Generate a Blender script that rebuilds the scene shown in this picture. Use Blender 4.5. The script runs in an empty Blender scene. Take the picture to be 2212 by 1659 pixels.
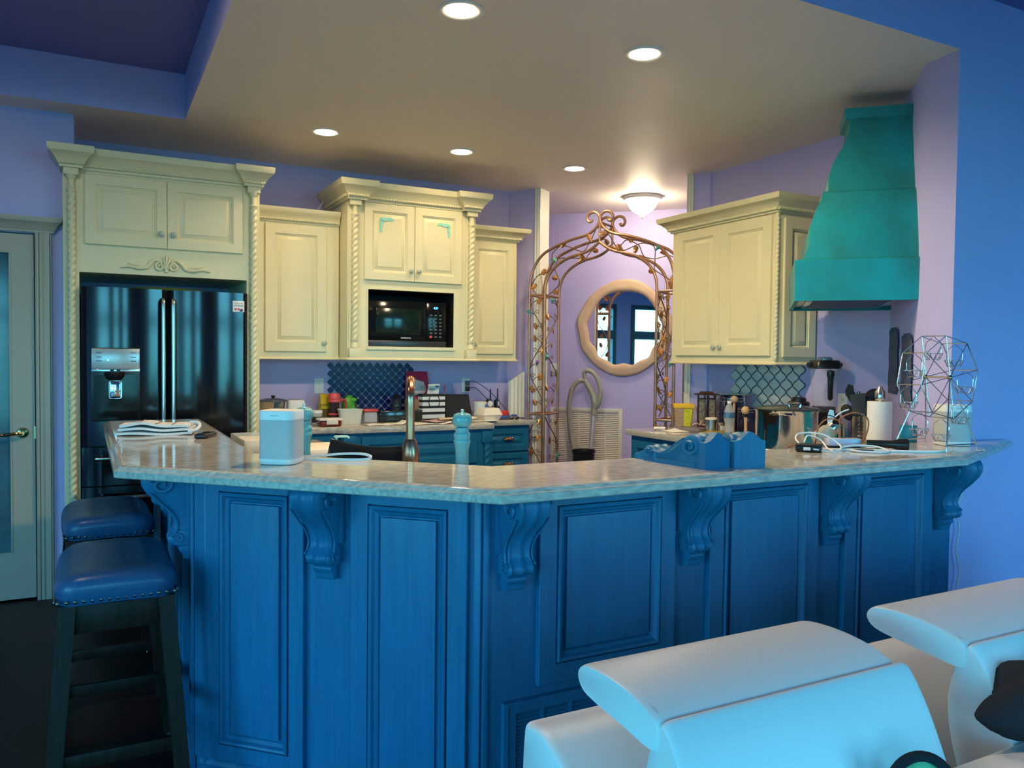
import bpy, bmesh, math, random
from mathutils import Vector, Matrix
random.seed(7)
SC = bpy.context.scene
COL = SC.collection
PI = math.pi
R = math.radians

# ---------------------------------------------------------------- camera
F_PX, YAW, PITCH, ROLL, EYE = 1727.3, 0.48364, -0.032146, 0.010797, 1.42
cam_d = bpy.data.cameras.new('camera')
cam = bpy.data.objects.new('camera', cam_d)
COL.objects.link(cam)
fw = Vector((math.sin(YAW)*math.cos(PITCH), math.cos(YAW)*math.cos(PITCH), math.sin(PITCH)))
rt = Vector((math.cos(YAW), -math.sin(YAW), 0)); up = rt.cross(fw)
c_, s_ = math.cos(ROLL), math.sin(ROLL)
r2 = c_*rt + s_*up; u2 = -s_*rt + c_*up
cam.matrix_world = Matrix(((r2.x, u2.x, -fw.x, 0), (r2.y, u2.y, -fw.y, 0), (r2.z, u2.z, -fw.z, EYE), (0, 0, 0, 1)))
cam_d.sensor_fit = 'HORIZONTAL'; cam_d.sensor_width = 36.0
cam_d.lens = F_PX/2212*36.0
cam_d.clip_start = 0.05
SC.camera = cam

# ---------------------------------------------------------------- view, sky, daylight
SC.view_settings.view_transform = 'Standard'
SC.view_settings.look = 'None'
SC.view_settings.exposure = 2.0
SC.view_settings.gamma = 1.0
SC.view_settings.use_curve_mapping = False
SKY = 3.6            # strength of the blue dusk sky outside the windows
CAN = 9.0            # glow of the lamp lenses
SPOT = 40.0          # power of the recessed lamps
FLUSH = 19.0
w = bpy.data.worlds.new('sky'); SC.world = w; w.use_nodes = True
nt = w.node_tree; nt.nodes.clear()
wo = nt.nodes.new('ShaderNodeOutputWorld'); bg = nt.nodes.new('ShaderNodeBackground')
tc = nt.nodes.new('ShaderNodeTexCoord'); sp = nt.nodes.new('ShaderNodeSeparateXYZ'); cr = nt.nodes.new('ShaderNodeValToRGB')
nt.links.new(tc.outputs['Generated'], sp.inputs[0]); ma = nt.nodes.new('ShaderNodeMath'); ma.operation = 'MULTIPLY_ADD'; ma.inputs[1].default_value = .5; ma.inputs[2].default_value = .5
nt.links.new(sp.outputs['Z'], ma.inputs[0]); nt.links.new(ma.outputs[0], cr.inputs[0])
e = cr.color_ramp.elements
e[0].position = 0.0; e[0].color = (0.01, 0.05, 0.06, 1)
e[1].position = 1.0; e[1].color = (0.06, 0.42, 1.0, 1)
for ps, cl in ((.42, (.01, .06, .075)), (.46, (.05, .30, .36)), (.492, (.09, .50, .58)), (.51, (.16, .72, .92)), (.62, (.10, .58, 1.0))):
    k = e.new(ps); k.color = (*cl, 1)
nt.links.new(cr.outputs[0], bg.inputs[0]); bg.inputs[1].default_value = SKY
nt.links.new(bg.outputs[0], wo.inputs[0])

def portal(name, loc, rot, sx, sy):
    l = bpy.data.lights.new(name, 'AREA'); l.shape = 'RECTANGLE'; l.size = sx; l.size_y = sy
    l.cycles.is_portal = True
    o = bpy.data.objects.new(name, l); o.location = loc; o.rotation_euler = rot; COL.objects.link(o)
# window openings of the living room: on the wall at X = -3.6 and the wall at Y = -3.4
WIN_L = [(-3.1, -1.9, 0.25, 2.6), (-1.55, 0.22, 0.25, 2.6), (0.62, 2.0, 0.25, 2.6)]
WIN_B = [(-2.0, -1.0, 0.3, 2.6), (-0.75, -0.1, 0.3, 2.6), (0.15, 0.75, 0.3, 2.6), (2.6, 3.9, 0.3, 2.9), (4.2, 5.6, 0.3, 2.9)]
for y0, y1, z0, z1 in WIN_L:
    portal('window_portal', (-3.66, (y0+y1)/2, (z0+z1)/2), (0, -PI/2, 0), z1-z0, y1-y0)
for x0, x1, z0, z1 in WIN_B:
    portal('window_portal', ((x0+x1)/2, -3.46, (z0+z1)/2), (PI/2, 0, 0), x1-x0, z1-z0)

# ---------------------------------------------------------------- mesh builder
class B:
    def __init__(s): s.bm = bmesh.new(); s.xf = Matrix()
    def v(s, p): return s.bm.verts.new(s.xf @ Vector(p))
    def f(s, vs):
        try: return s.bm.faces.new(vs)
        except ValueError: return None
    def box(s, x0, x1, y0, y1, z0, z1, bev=0.0, seg=2):
        if bev <= 0:
            c = [s.v((x, y, z)) for x in (x0, x1) for y in (y0, y1) for z in (z0, z1)]
            for q in ((0,1,3,2),(4,6,7,5),(0,4,5,1),(2,3,7,6),(0,2,6,4),(1,5,7,3)): s.f([c[i] for i in q])
            return s
        t = bmesh.new(); bmesh.ops.create_cube(t, size=1)
        for p in t.verts:
            p.co = Vector((x0+(p.co.x+.5)*(x1-x0), y0+(p.co.y+.5)*(y1-y0), z0+(p.co.z+.5)*(z1-z0)))
        bmesh.ops.bevel(t, geom=t.edges[:], offset=bev, segments=seg, profile=0.5, affect='EDGES')
        m = {p: s.v(p.co) for p in t.verts}
        for q in t.faces: s.f([m[p] for p in q.verts])
        t.free(); return s
    def loft(s, rings, cap0=True, cap1=True, closed=False):
        rv = [[s.v(p) for p in r] for r in rings]
        n = len(rv[0]); m = len(rv)
        for i in range(m if closed else m-1):
            a, b = rv[i], rv[(i+1) % m]
            for j in range(n): s.f([a[j], a[(j+1) % n], b[(j+1) % n], b[j]])
        if not closed:
            if cap0: s.f(rv[0][::-1])
            if cap1: s.f(rv[-1])
        return s
    def lathe(s, prof, cx=0, cy=0, n=24, mod=None):
        rings = []
        for r, z in prof:
            ring = []
            for i in range(n):
                a = 2*PI*i/n; q = r*(mod(a, z) if mod else 1)
                ring.append((cx+q*math.cos(a), cy+q*math.sin(a), z))
            rings.append(ring)
        return s.loft(rings)
    def tube(s, pts, r, n=8, closed=False):
        pts = [Vector(p) for p in pts]; m = len(pts); rings = []; ref = None
        for i, p in enumerate(pts):
            a = pts[(i-1) % m] if (closed or i) else p
            b = pts[(i+1) % m] if (closed or i < m-1) else p
            t = (b-a)
            if t.length < 1e-9: t = Vector((0, 0, 1))
            t.normalize()
            if ref is None:
                ref = Vector((0, 0, 1)) if abs(t.z) < .9 else Vector((1, 0, 0))
            u = ref - t*ref.dot(t)
            if u.length < 1e-6: u = t.orthogonal()
            u.normalize(); ref = u; w_ = t.cross(u)
            rr = r[i] if isinstance(r, (list, tuple)) else r
            rings.append([p + rr*(math.cos(2*PI*j/n)*u + math.sin(2*PI*j/n)*w_) for j in range(n)])
        return s.loft(rings, closed=closed)
    def prism(s, poly, a0, a1, plane='xy'):
        g = {'xy': lambda p, a: (p[0], p[1], a), 'xz': lambda p, a: (p[0], a, p[1]), 'yz': lambda p, a: (a, p[0], p[1])}[plane]
        return s.loft([[g(p, a0) for p in poly], [g(p, a1) for p in poly]])
    def ball(s, c, r, sx=1, sy=1, sz=1, n=16, m=10):
        rings = []
        for i in range(m+1):
            t = PI*(i/m)*.998 + .001*PI
            rings.append([(c[0]+r*sx*math.sin(t)*math.cos(2*PI*j/n), c[1]+r*sy*math.sin(t)*math.sin(2*PI*j/n), c[2]-r*sz*math.cos(t)) for j in range(n)])
        return s.loft(rings)
    def rects(s, x0, x1, z0, z1, rings):
        """nested rectangles facing -y: rings = [(inset, y)]"""
        rv = []
        for i, y in rings:
            rv.append([(x0+i, y, z0+i), (x1-i, y, z0+i), (x1-i, y, z1-i), (x0+i, y, z1-i)])
        return s.loft(rv)
    def panel(s, x0, x1, z0, z1, yb, th=.02, st=.055):
        """raised-panel door, back at yb, front at yb-th"""
        y = yb-th
        return s.rects(x0, x1, z0, z1, [(0, yb), (0, y+.003), (.003, y), (st, y), (st+.003, y+.006), (st+.008, y+.007), (st+.010, y+.013), (st+.017, y+.0145), (st+.038, y+.004), (st+.041, y+.001)])
    def sweep(s, path, prof, cap=True):
        """profile [(out, z)] along a plan path, out to the right of travel"""
        pts = [Vector(p) for p in path]; m = len(pts); rings = []
        for i in range(m):
            d0 = (pts[i]-pts[i-1]).normalized() if i else None
            d1 = (pts[i+1]-pts[i]).normalized() if i < m-1 else None
            n0 = Vector((d0.y, -d0.x)) if d0 else None; n1 = Vector((d1.y, -d1.x)) if d1 else None
            if n0 is None: nn = n1
            elif n1 is None: nn = n0
            else: nn = (n0+n1)/(1+n0.dot(n1))
            rings.append([(pts[i].x+nn.x*o, pts[i].y+nn.y*o, z) for o, z in prof])
        return s.loft(rings)
    def rope(s, p0, p1, rad, pitch, strands=2, n=14, per=6, depth=.24):
        p0, p1 = Vector(p0), Vector(p1); d = p1-p0; L = d.length; d.normalize()
        u = d.orthogonal().normalized(); w_ = d.cross(u); m = max(2, int(L/pitch*per)); rings = []
        for i in range(m+1):
            t = L*i/m; ph = 2*PI*t/(pitch*strands); ring = []
            for j in range(n):
                a = 2*PI*j/n; q = rad*(1-depth + depth*abs(math.cos(strands*(a-ph)/2)))
                ring.append(p0+d*t+q*(math.cos(a)*u+math.sin(a)*w_))
            rings.append(ring)
        return s.loft(rings)
    def grid(s, nx, ny, fn, thick=None):
        g = [[s.v(fn(i/nx, j/ny)) for j in range(ny+1)] for i in range(nx+1)]
        for i in range(nx):
            for j in range(ny): s.f([g[i][j], g[i+1][j], g[i+1][j+1], g[i][j+1]])
        if thick:
            h = [[s.v(Vector(fn(i/nx, j/ny))-Vector((0, 0, thick))) for j in range(ny+1)] for i in range(nx+1)]
            for i in range(nx):
                for j in range(ny): s.f([h[i][j], h[i][j+1], h[i+1][j+1], h[i+1][j]])
            for i in range(nx):
                s.f([g[i][0], h[i][0], h[i+1][0], g[i+1][0]]); s.f([g[i+1][ny], h[i+1][ny], h[i][ny], g[i][ny]])
            for j in range(ny):
                s.f([g[0][j+1], h[0][j+1], h[0][j], g[0][j]]); s.f([g[nx][j], h[nx][j], h[nx][j+1], g[nx][j+1]])
        return s

def obj(name, b, mat, parent=None, ang=38, loc=None, rz=0):
    bmesh.ops.recalc_face_normals(b.bm, faces=b.bm.faces[:])
    me = bpy.data.meshes.new(name); b.bm.to_mesh(me); b.bm.free()
    for p in me.polygons: p.use_smooth = True
    try: me.set_sharp_from_angle(angle=R(ang))
    except Exception: pass
    for m in (mat if isinstance(mat, (list, tuple)) else [mat]): me.materials.append(m)
    o = bpy.data.objects.new(name, me); COL.objects.link(o)
    if parent: o.parent = parent
    if loc: o.location = loc
    o.rotation_euler.z = rz
    return o
def tag(o, label, cat, group=None, kind=None):
    o['label'] = label; o['category'] = cat
    if group: o['group'] = group
    if kind: o['kind'] = kind
    return o
def thing(name, label, cat, loc=(0, 0, 0), rz=0, group=None):
    o = bpy.data.objects.new(name, None); o.empty_display_size = .05; COL.objects.link(o)
    o.location = loc; o.rotation_euler.z = rz
    return tag(o, label, cat, group)
def struct(name, b, mat, label=None, **k):
    o = obj(name, b, mat, **k); o['kind'] = 'structure'
    if label: o['label'] = label
    return o
def dup(root, loc, rz, label, group=None):
    r = root.copy(); COL.objects.link(r); r.location = loc; r.rotation_euler.z = rz; r['label'] = label
    if group: r['group'] = group
    for ch in list(root.children):
        c = ch.copy(); COL.objects.link(c); c.parent = r
        for g in list(ch.children):
            d = g.copy(); COL.objects.link(d); d.parent = c
    return r
def text(name, s, size, mat, parent, loc, rot, ext=.0004, align='CENTER'):
    cu = bpy.data.curves.new(name, 'FONT'); cu.body = s; cu.size = size; cu.extrude = ext; cu.align_x = align; cu.align_y = 'CENTER'
    cu.materials.append(mat)
    tmp = bpy.data.objects.new(name, cu); COL.objects.link(tmp); bpy.context.view_layer.update()
    me = bpy.data.meshes.new_from_object(tmp.evaluated_get(bpy.context.evaluated_depsgraph_get())); bpy.data.objects.remove(tmp)
    o = bpy.data.objects.new(name, me); COL.objects.link(o); o.parent = parent; o.location = loc; o.rotation_euler = rot
    return o
def under(o, parent):
    """make a world-space mesh a part of a placed thing"""
    o.parent = parent; o.matrix_parent_inverse = (Matrix.Translation(parent.location) @ parent.rotation_euler.to_matrix().to_4x4()).inverted(); return o
def spline(pts, n=6, closed=False):
    pts = [Vector(p) for p in pts]; m = len(pts); out = []
    for i in range(m if closed else m-1):
        p1, p2 = pts[i], pts[(i+1) % m]
        p0 = pts[i-1] if (i or closed) else p1*2-p2
        p3 = pts[(i+2) % m] if (closed or i < m-2) else p2*2-p1
        for j in range(n):
            t = j/n
            out.append(.5*((2*p1)+(p2-p0)*t+(2*p0-5*p1+4*p2-p3)*t*t+(3*p1-p0-3*p2+p3)*t**3))
    if not closed: out.append(pts[-1])
    return out

# ---------------------------------------------------------------- materials
def lin(c): return tuple((x/255/12.92 if x/255 <= .04045 else ((x/255+.055)/1.055)**2.4) for x in c)
def mat(name, col, rough=.5, metal=0, var=None, bump=None, emit=None, trans=0, ior=1.45, spec=None, coat=0, stretch=(1, 1, 1), col2=None, alpha=None, aniso=0):
    m = bpy.data.materials.new(name); m.use_nodes = True; t = m.node_tree; p = t.nodes['Principled BSDF']
    p.inputs['Base Color'].default_value = (*col, 1); p.inputs['Roughness'].default_value = rough; p.inputs['Metallic'].default_value = metal
    p.inputs['IOR'].default_value = ior; p.inputs['Transmission Weight'].default_value = trans; p.inputs['Coat Weight'].default_value = coat
    p.inputs['Coat Roughness'].default_value = .08
    if spec is not None: p.inputs['Specular IOR Level'].default_value = spec
    if alpha is not None: p.inputs['Alpha'].default_value = alpha
    if emit:
        p.inputs['Emission Color'].default_value = (*emit[0], 1); p.inputs['Emission Strength'].default_value = emit[1]
    if var or bump:
        tc = t.nodes.new('ShaderNodeTexCoord'); mp = t.nodes.new('ShaderNodeMapping'); mp.inputs['Scale'].default_value = stretch
        t.links.new(tc.outputs['Object'], mp.inputs[0])
    if var:                                  # (scale, amount)
        n = t.nodes.new('ShaderNodeTexNoise'); n.inputs['Scale'].default_value = var[0]; n.inputs['Detail'].default_value = 5
        t.links.new(mp.outputs[0], n.inputs['Vector'])
        r = t.nodes.new('ShaderNodeValToRGB'); a = var[1]
        c2 = col2 if col2 else tuple(x*(1-a) for x in col); c1 = col if col2 else tuple(min(1, x*(1+a)) for x in col)
        r.color_ramp.elements[0].position = .3; r.color_ramp.elements[1].position = .7
        r.color_ramp.elements[0].color = (*c2, 1); r.color_ramp.elements[1].color = (*c1, 1)
        t.links.new(n.outputs[0], r.inputs[0]); t.links.new(r.outputs[0], p.inputs['Base Color'])
    if bump:                                 # (scale, strength)
        n = t.nodes.new('ShaderNodeTexNoise'); n.inputs['Scale'].default_value = bump[0]; n.inputs['Detail'].default_value = 4
        t.links.new(mp.outputs[0], n.inputs['Vector'])
        b = t.nodes.new('ShaderNodeBump'); b.inputs['Strength'].default_value = bump[1]; b.inputs['Distance'].default_value = .01
        t.links.new(n.outputs[0], b.inputs['Height']); t.links.new(b.outputs[0], p.inputs['Normal'])
    return m
M = {}
M['wall'] = mat('wall_paint', (.50, .455, .80), .6, var=(1.2, .03), bump=(160, .12))
M['ceil'] = mat('ceiling_paint', (.87, .77, .68), .55, bump=(130, .15))
M['ceil_hi'] = mat('ceiling_blue_paint', (.17, .19, .46), .7, bump=(130, .12))
M['cream'] = mat('cream_paint', (.75, .67, .43), .38, var=(3, .02), bump=(60, .03))
M['trim_shaded'] = mat('trim_paint_shaded', (.42, .38, .31), .42, bump=(60, .03))  # the trim's white paint with shade worked into its colour, against strong daylight
M['trim'] = mat('trim_paint', (.78, .76, .68), .42, bump=(60, .03))
M['teal'] = mat('teal_stained_wood', (.012, .142, .285), .36, var=(5, .10), bump=(40, .08), stretch=(9, 9, .8), spec=.35)
M['floor'] = mat('floor_wood', (.016, .008, .007), .42, spec=.3, var=(4, .4), bump=(30, .08), stretch=(1, 10, 1))
M['granite'] = mat('granite', (.62, .57, .50), .07, var=(26, .3), bump=(60, .01), col2=(.33, .32, .30), stretch=(1.0, 4.0, 3))
M['granite_x'] = M['granite']
M['knob'] = mat('knob_patina', (.42, .46, .40), .5, var=(300, .35))
M['black'] = mat('black_plastic', (.012, .012, .013), .3)
M['blackmatte'] = mat('black_matte', (.012, .012, .014), .65, bump=(200, .2))
M['blackglass'] = mat('black_glass', (.006, .007, .008), .1, spec=.3)
M['fridge'] = mat('black_stainless', (.042, .043, .046), .11, .9, bump=(3, .02))
M['steel'] = mat('brushed_steel', (.62, .60, .57), .2, 1)
M['chrome'] = mat('chrome', (.8, .8, .8), .08, 1)
M['copper'] = mat('copper_metal', (.55, .27, .16), .25, 1)
M['bronze'] = mat('arch_bronze', (.42, .235, .155), .42, .75, var=(12, .25))
M['leafm'] = mat('leaf_copper', (.62, .36, .17), .36, .85, var=(30, .35))
M['vine'] = mat('vine_bronze', (.20, .12, .08), .45, .7)
M['turq'] = mat('turquoise_lacquer', (.15, .40, .42), .14, coat=.4)
M['turqmet'] = mat('verdigris', (.10, .42, .40), .5)
M['white'] = mat('white_plastic', (.80, .80, .79), .35)
M['spk'] = mat('speaker_mesh', (.50, .51, .52), .55, bump=(900, .25))
M['paper'] = mat('paper', (.85, .82, .76), .8, var=(6, .05))
M['cloth'] = mat('white_cloth', (.82, .80, .78), .85, bump=(250, .5))
M['clothgrey'] = mat('grey_stripe', (.25, .25, .26), .85)
M['leather'] = mat('white_leather', (.74, .76, .77), .38, bump=(120, .06), var=(2, .02))
M['blueleather'] = mat('blue_leather', (.020, .085, .19), .33, bump=(60, .06))
M['darkwood'] = mat('espresso_wood', (.020, .012, .009), .45, var=(8, .3), stretch=(8, 8, 1), spec=.2)
M['nail'] = mat('nailhead', (.16, .15, .14), .3, .9)
M['hood'] = mat('hood_patina', (.007, .33, .37), .42, .2, var=(4, .5), col2=(.02, .20, .19), bump=(30, .1))
M['navy'] = mat('navy_glaze', (.010, .012, .10), .22, var=(25, .5), spec=.22)
M['paletile'] = mat('pale_glaze', (.62, .68, .68), .1, var=(8, .12))
M['grout'] = mat('grout', (.45, .50, .60), .8)
M['groutdark'] = mat('grout_dark', (.02, .03, .09), .7)
M['lens'] = mat('lamp_lens', (1, .9, .7), .4, emit=((1.0, .74, .42), CAN))
M['bowl'] = mat('lamp_bowl', (1, .92, .8), .4, emit=((1.0, .84, .56), FLUSH))
M['mirror'] = mat('mirror_glass', (.92, .93, .94), .01, 1)
M['mframe'] = mat('mirror_frame', (.62, .47, .31), .5, var=(6, .15), col2=(.56, .36, .26), bump=(25, .15))
M['vent'] = mat('vent_enamel', (.70, .68, .60), .45)
M['ventdark'] = mat('vent_dark', (.03, .03, .03), .8)
M['hose'] = mat('hose_grey', (.36, .34, .30), .45)
M['glass'] = mat('clear_glass', (.95, .97, .97), .02, trans=1, ior=1.45)
M['thinglass'] = mat('frosted_pane', (.045, .12, .16), .12, var=(5, .4))
M['clearplastic'] = mat('clear_plastic', (.78, .78, .74), .15, alpha=.45)
M['window'] = mat('window_glass', (1, 1, 1), .0, trans=1, ior=1.02)
M['winframe'] = mat('window_frame_dark', (.045, .06, .085), .45)
M['red'] = mat('red_plastic', (.62, .05, .05), .3)
M['coral'] = mat('coral_plastic', (.75, .10, .10), .35)
M['maroon'] = mat('maroon_food', (.16, .015, .012), .2)
M['yellow'] = mat('yellow_pack', (.60, .42, .01), .35)
M['yellowlid'] = mat('yellow_lid', (.85, .50, .01), .4)
M['label_y'] = mat('yellow_label', (.62, .60, .03), .4, var=(40, .2))
M['green'] = mat('green_pack', (.10, .42, .03), .4)
M['pink'] = mat('pink_pack', (.50, .03, .10), .3)
M['pinkpale'] = mat('pink_pale', (.70, .42, .38), .4)
M['kraft'] = mat('kraft_card', (.30, .17, .09), .7)
M['orange'] = mat('orange_paint', (.60, .12, .02), .5)
M['cordo'] = mat('orange_cord', (.40, .12, .05), .5)
M['wood'] = mat('light_wood', (.62, .40, .20), .5, var=(20, .15))
M['blue'] = mat('blue_plastic', (.05, .12, .42), .35)
M['labelblue'] = mat('label_blue', (.10, .28, .50), .4, var=(30, .6), col2=(.01, .03, .15))
M['cobalt'] = mat('cobalt_ceramic', (.006, .007, .045), .07, coat=.5)
M['foam'] = mat('foam_tray', (.86, .78, .66), .7)
M['grey'] = mat('slate_grey', (.07, .085, .14), .5)
M['greybook'] = mat('grey_cover', (.20, .17, .18), .6)
M['tealp'] = mat('teal_plastic', (.01, .19, .26), .3)
M['mat_'] = mat('brown_mat', (.22, .09, .022), .8, var=(20, .2))
M['jacket'] = mat('black_fabric', (.008, .009, .014), .9, bump=(90, .3))
M['pouch'] = mat('green_fabric', (.10, .32, .16), .7, var=(30, .6))
M['display'] = mat('clock_display', (.0, .1, .3), .3, emit=((.05, .35, 1.0), 3.0))
M['led'] = mat('blue_led', (.0, .2, .3), .3, emit=((.1, .8, 1.0), 2.0))
M['panelblue'] = mat('dispenser_panel', (.42, .48, .50), .25, .4)
M['ink'] = mat('dark_ink', (.02, .02, .02), .6)
M['whiteink'] = mat('white_ink', (.8, .8, .8), .5)
M['granules'] = mat('tan_granules', (.42, .28, .18), .7, var=(180, .5))
M['soap'] = mat('mint_plastic', (.55, .80, .66), .3)
M['grass'] = mat('outdoor_hills', (.05, .18, .20), .9)
M['iridescent'] = mat('pale_violet_plastic', (.55, .55, .72), .25)
M['lampjar'] = mat('smoked_glass', (.03, .035, .05), .08, alpha=.75)
M['filigree'] = mat('filigree_panel', (.36, .30, .20), .5, var=(55, .9), col2=(.03, .025, .02))
M['window'] = mat('window_glass', (.6, .8, .9), .02, alpha=.05)
C = 2.8                                       # kitchen ceiling height
HI = 3.06                                     # living-room ceiling height
# ================================================================ SETTING
struct('floor', B().prism([(-3.8, -3.6), (6.2, -3.6), (6.2, 8.3), (-3.8, 8.3)], -.1, 0), M['floor'], 'dark glossy plank floor')
def slab(name, poly, z0, z1, lab):
    o = struct(name, B().prism(poly, z0, z1), [M['wall'], M['ceil']], lab)
    for p in o.data.polygons: p.material_index = 1 if p.normal.z < -.5 else 0
    return o
slab('ceiling', [(.49, 2.243), (6.2, 2.243), (6.2, 8.3), (-3.8, 8.3), (-3.8, 5.095), (.49, 5.095)], C, HI, 'warm lit flat kitchen ceiling with a stepped opening at its left')
struct('ceiling_upper', B().prism([(-3.8, -3.6), (6.2, -3.6), (6.2, 5.3), (-3.8, 5.3)], HI, HI+.1), M['ceil_hi'], 'dark blue raised ceiling above the living side')
b = B(); b.box(-.285, -.087, 5.32, 6.05, 0, C); b.box(-1.1, -.285, 5.32, 5.45, 2.1, C); b.box(-3.6, -1.1, 5.32, 5.45, 0, C); b.box(-1.2, -.285, 5.44, 5.5, 0, 2.2)  # last box: unseen panel added behind the door to block sky light
struct('wall_left', b, M['wall'], 'lavender wall around the white glazed door')
struct('wall_back', B().box(-.087, 3.06, 5.92, 6.05, 0, C), M['wall'], 'lavender wall behind the cream cabinets')
P0 = Vector((3.06, 5.92)); DD = Vector((.584, -.812)); DN = Vector((.812, .584))
def dw(s, n): q = P0+DD*s+DN*n; return (q.x, q.y)
struct('wall_doorway_left', B().prism([dw(0, 0), dw(.285, 0), dw(.285, .155), dw(-.06, .155)], 0, C), M['wall'])
struct('wall_doorway_right', B().prism([dw(1.505, 0), dw(1.66, 0), dw(1.80, .155), dw(1.505, .155)], 0, C), M['wall'])
struct('wall_right', B().prism([(4.05, 3.06), (4.2, 3.06), (4.2, 4.6), (4.05, 4.57)], 0, C), M['wall'], 'lavender wall behind the right cabinet')
struct('wall_right_stub', B().prism([(3.385, 2.243), (6.2, 2.243), (6.2, 3.06), (4.05, 3.06), (3.42, 2.43)], 0, C), M['wall'], 'short lavender wall with a pale end beside the bar')
s2 = 2**-.5
struct('wall_hall', B().prism([(2.3, 8.265), (6.0, 4.565), (6.1, 4.665), (2.4, 8.365)], 0, C), M['wall'], 'pale lavender hall wall with the round mirror')
struct('wall_hall_left', B().prism([dw(-.06, .155), dw(-.14, .155), (2.2, 8.2), (2.4, 8.2)], 0, C), M['wall'])
struct('wall_hall_right', B().prism([dw(1.80, .155), (4.2, 4.6), (6.1, 4.5), (6.1, 4.7)], 0, C), M['wall'])
# living-room walls behind the camera, with real window openings
def holed(name, axis, c0, c1, lo, hi, wins):
    b = B()
    def bx(a0, a1, z0, z1):
        if a1-a0 < 1e-4 or z1-z0 < 1e-4: return
        b.box(c0, c1, a0, a1, z0, z1) if axis == 'x' else b.box(a0, a1, c0, c1, z0, z1)
    a = lo
    for w0, w1, z0, z1 in wins:
        bx(a, w0, 0, HI); bx(w0, w1, 0, z0); bx(w0, w1, z1, HI); a = w1
    bx(a, hi, 0, HI)
    return struct(name, b, M['wall'])
holed('wall_west', 'x', -3.75, -3.6, -3.55, 5.32, WIN_L)
holed('wall_rear', 'y', -3.55, -3.4, -3.6, 6.05, WIN_B)
struct('wall_east', B().box(6.05, 6.2, -3.4, 2.243, 0, HI), M['wall'])
n = 1
for axis, wins in (('x', WIN_L), ('y', WIN_B)):
    for a0, a1, z0, z1 in wins:
        f = B(); g = B(); t = .09
        def fx(bb, p0, p1, q0, q1, d0, d1):
            bb.box(d0, d1, p0, p1, q0, q1) if axis == 'x' else bb.box(p0, p1, d0, d1, q0, q1)
        o = -3.75 if axis == 'x' else -3.55
        fx(f, a0, a0+t, z0, z1, o, o+.17); fx(f, a1-t, a1, z0, z1, o, o+.17); fx(f, a0+t, a1-t, z0, z0+t, o, o+.17); fx(f, a0+t, a1-t, z1-t, z1, o, o+.17)
        fx(f, a0+t, a1-t, 1.86, 2.04, o, o+.17)
        fx(g, a0+t, a1-t, z0+t, 1.86, o+.07, o+.076); fx(g, a0+t, a1-t, 2.04, z1-t, o+.07, o+.076)
        wf = struct('window_%d' % n, f, M['winframe'], 'tall dark framed living-room window'); obj('pane', g, M['window'], wf); n += 1

# trims: doorway casings, door casing, baseboards
def fluted(x0, x1, y0, y1, z0, z1, nf, b=None):
    """board with vertical flutes on its -y face, front at y0"""
    b = b or B(); wd = (x1-x0)/nf; pl = [(x0, y1)]
    for i in range(nf):
        xa = x0+i*wd
        pl += [(xa+wd*.08, y0), (xa+wd*.3, y0+.006), (xa+wd*.5, y0+.008), (xa+wd*.7, y0+.006), (xa+wd*.92, y0)]
    pl += [(x1, y1)]
    return b.prism(pl, z0, z1)
ang = math.atan2(DD.y, DD.x)
struct('trim_1', fluted(0, .05, -.018, .0, 0, C, 2).box(.036, .05, 0, .158, 0, C), M['trim'], 'cream fluted casing at the left of the doorway', loc=(*dw(.248, 0), 0), rz=ang)
struct('trim_2', fluted(0, .05, -.018, .0, 0, C, 2).box(0, .014, 0, .158, 0, C), M['trim'], 'cream fluted casing at the right of the doorway', loc=(*dw(1.492, 0), 0), rz=ang)
b = B(); b.prism([(-.285, 5.32), (-.285, 5.295), (-.277, 5.29), (-.268, 5.292), (-.266, 5.30), (-.262, 5.293), (-.25, 5.29), (-.24, 5.297), (-.226, 5.291), (-.213, 5.292), (-.211, 5.299), (-.208, 5.288), (-.203, 5.29), (-.203, 5.32)], 0, 2.106)
b.box(-1.18, -1.10, 5.29, 5.32, 0, 2.106)
struct('trim_3', b, M['trim_shaded'], 'moulded white casing beside the glazed door')
CROWN = [(0, 0), (.010, 0), (.012, .012), (.018, .016), (.024, .030), (.040, .050), (.052, .058), (.056, .072), (.056, .085), (0, .085)]
def crown(h, o, z): return [(a*o/.056, z+c*h/.085) for a, c in CROWN]
struct('trim_4', B().sweep([(-1.2, 5.32), (-1.2, 5.30), (-.198, 5.30), (-.198, 5.32)], crown(.085, .05, 2.104)), M['trim_shaded'], 'white crowned head above the glazed door')
struct('baseboard_left', B().box(-.203, -.146, 5.305, 5.32, 0, .11, .004), M['trim_shaded'])
struct('baseboard_right', B().box(3.387, 6.05, 2.228, 2.243, 0, .11, .004), M['trim_shaded'])

# glazed door
b = B(); X0, X1 = -1.095, -.292; Y0, Y1 = 5.325, 5.365
for q in ((X0, -.98, .012, 2.095), (-.413, X1, .012, 2.095), (-.98, -.413, .012, .284), (-.98, -.413, 1.984, 2.095)): b.box(q[0], q[1], Y0, Y1, q[2], q[3])
d = struct('door_1', b, M['trim_shaded'], 'white door with a tall dark frosted pane and brass lever')
obj('pane', B().box(-.98, -.413, Y0+.012, Y0+.02, .284, 1.984), M['thinglass'], d)
b = B()
for q in ((-.99, -.98), (-.413, -.405)): b.box(q[0], q[1], Y0-.006, Y0, .276, 1.992)
b.box(-.98, -.413, Y0-.006, Y0, .276, .284); b.box(-.98, -.413, Y0-.006, Y0, 1.984, 1.992); obj('glazing_bead', b, M['trim_shaded'], d)
b = B(); b.xf = Matrix.Translation((-.352, Y0, .965)) @ Matrix.Rotation(PI/2, 4, 'X')
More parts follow.
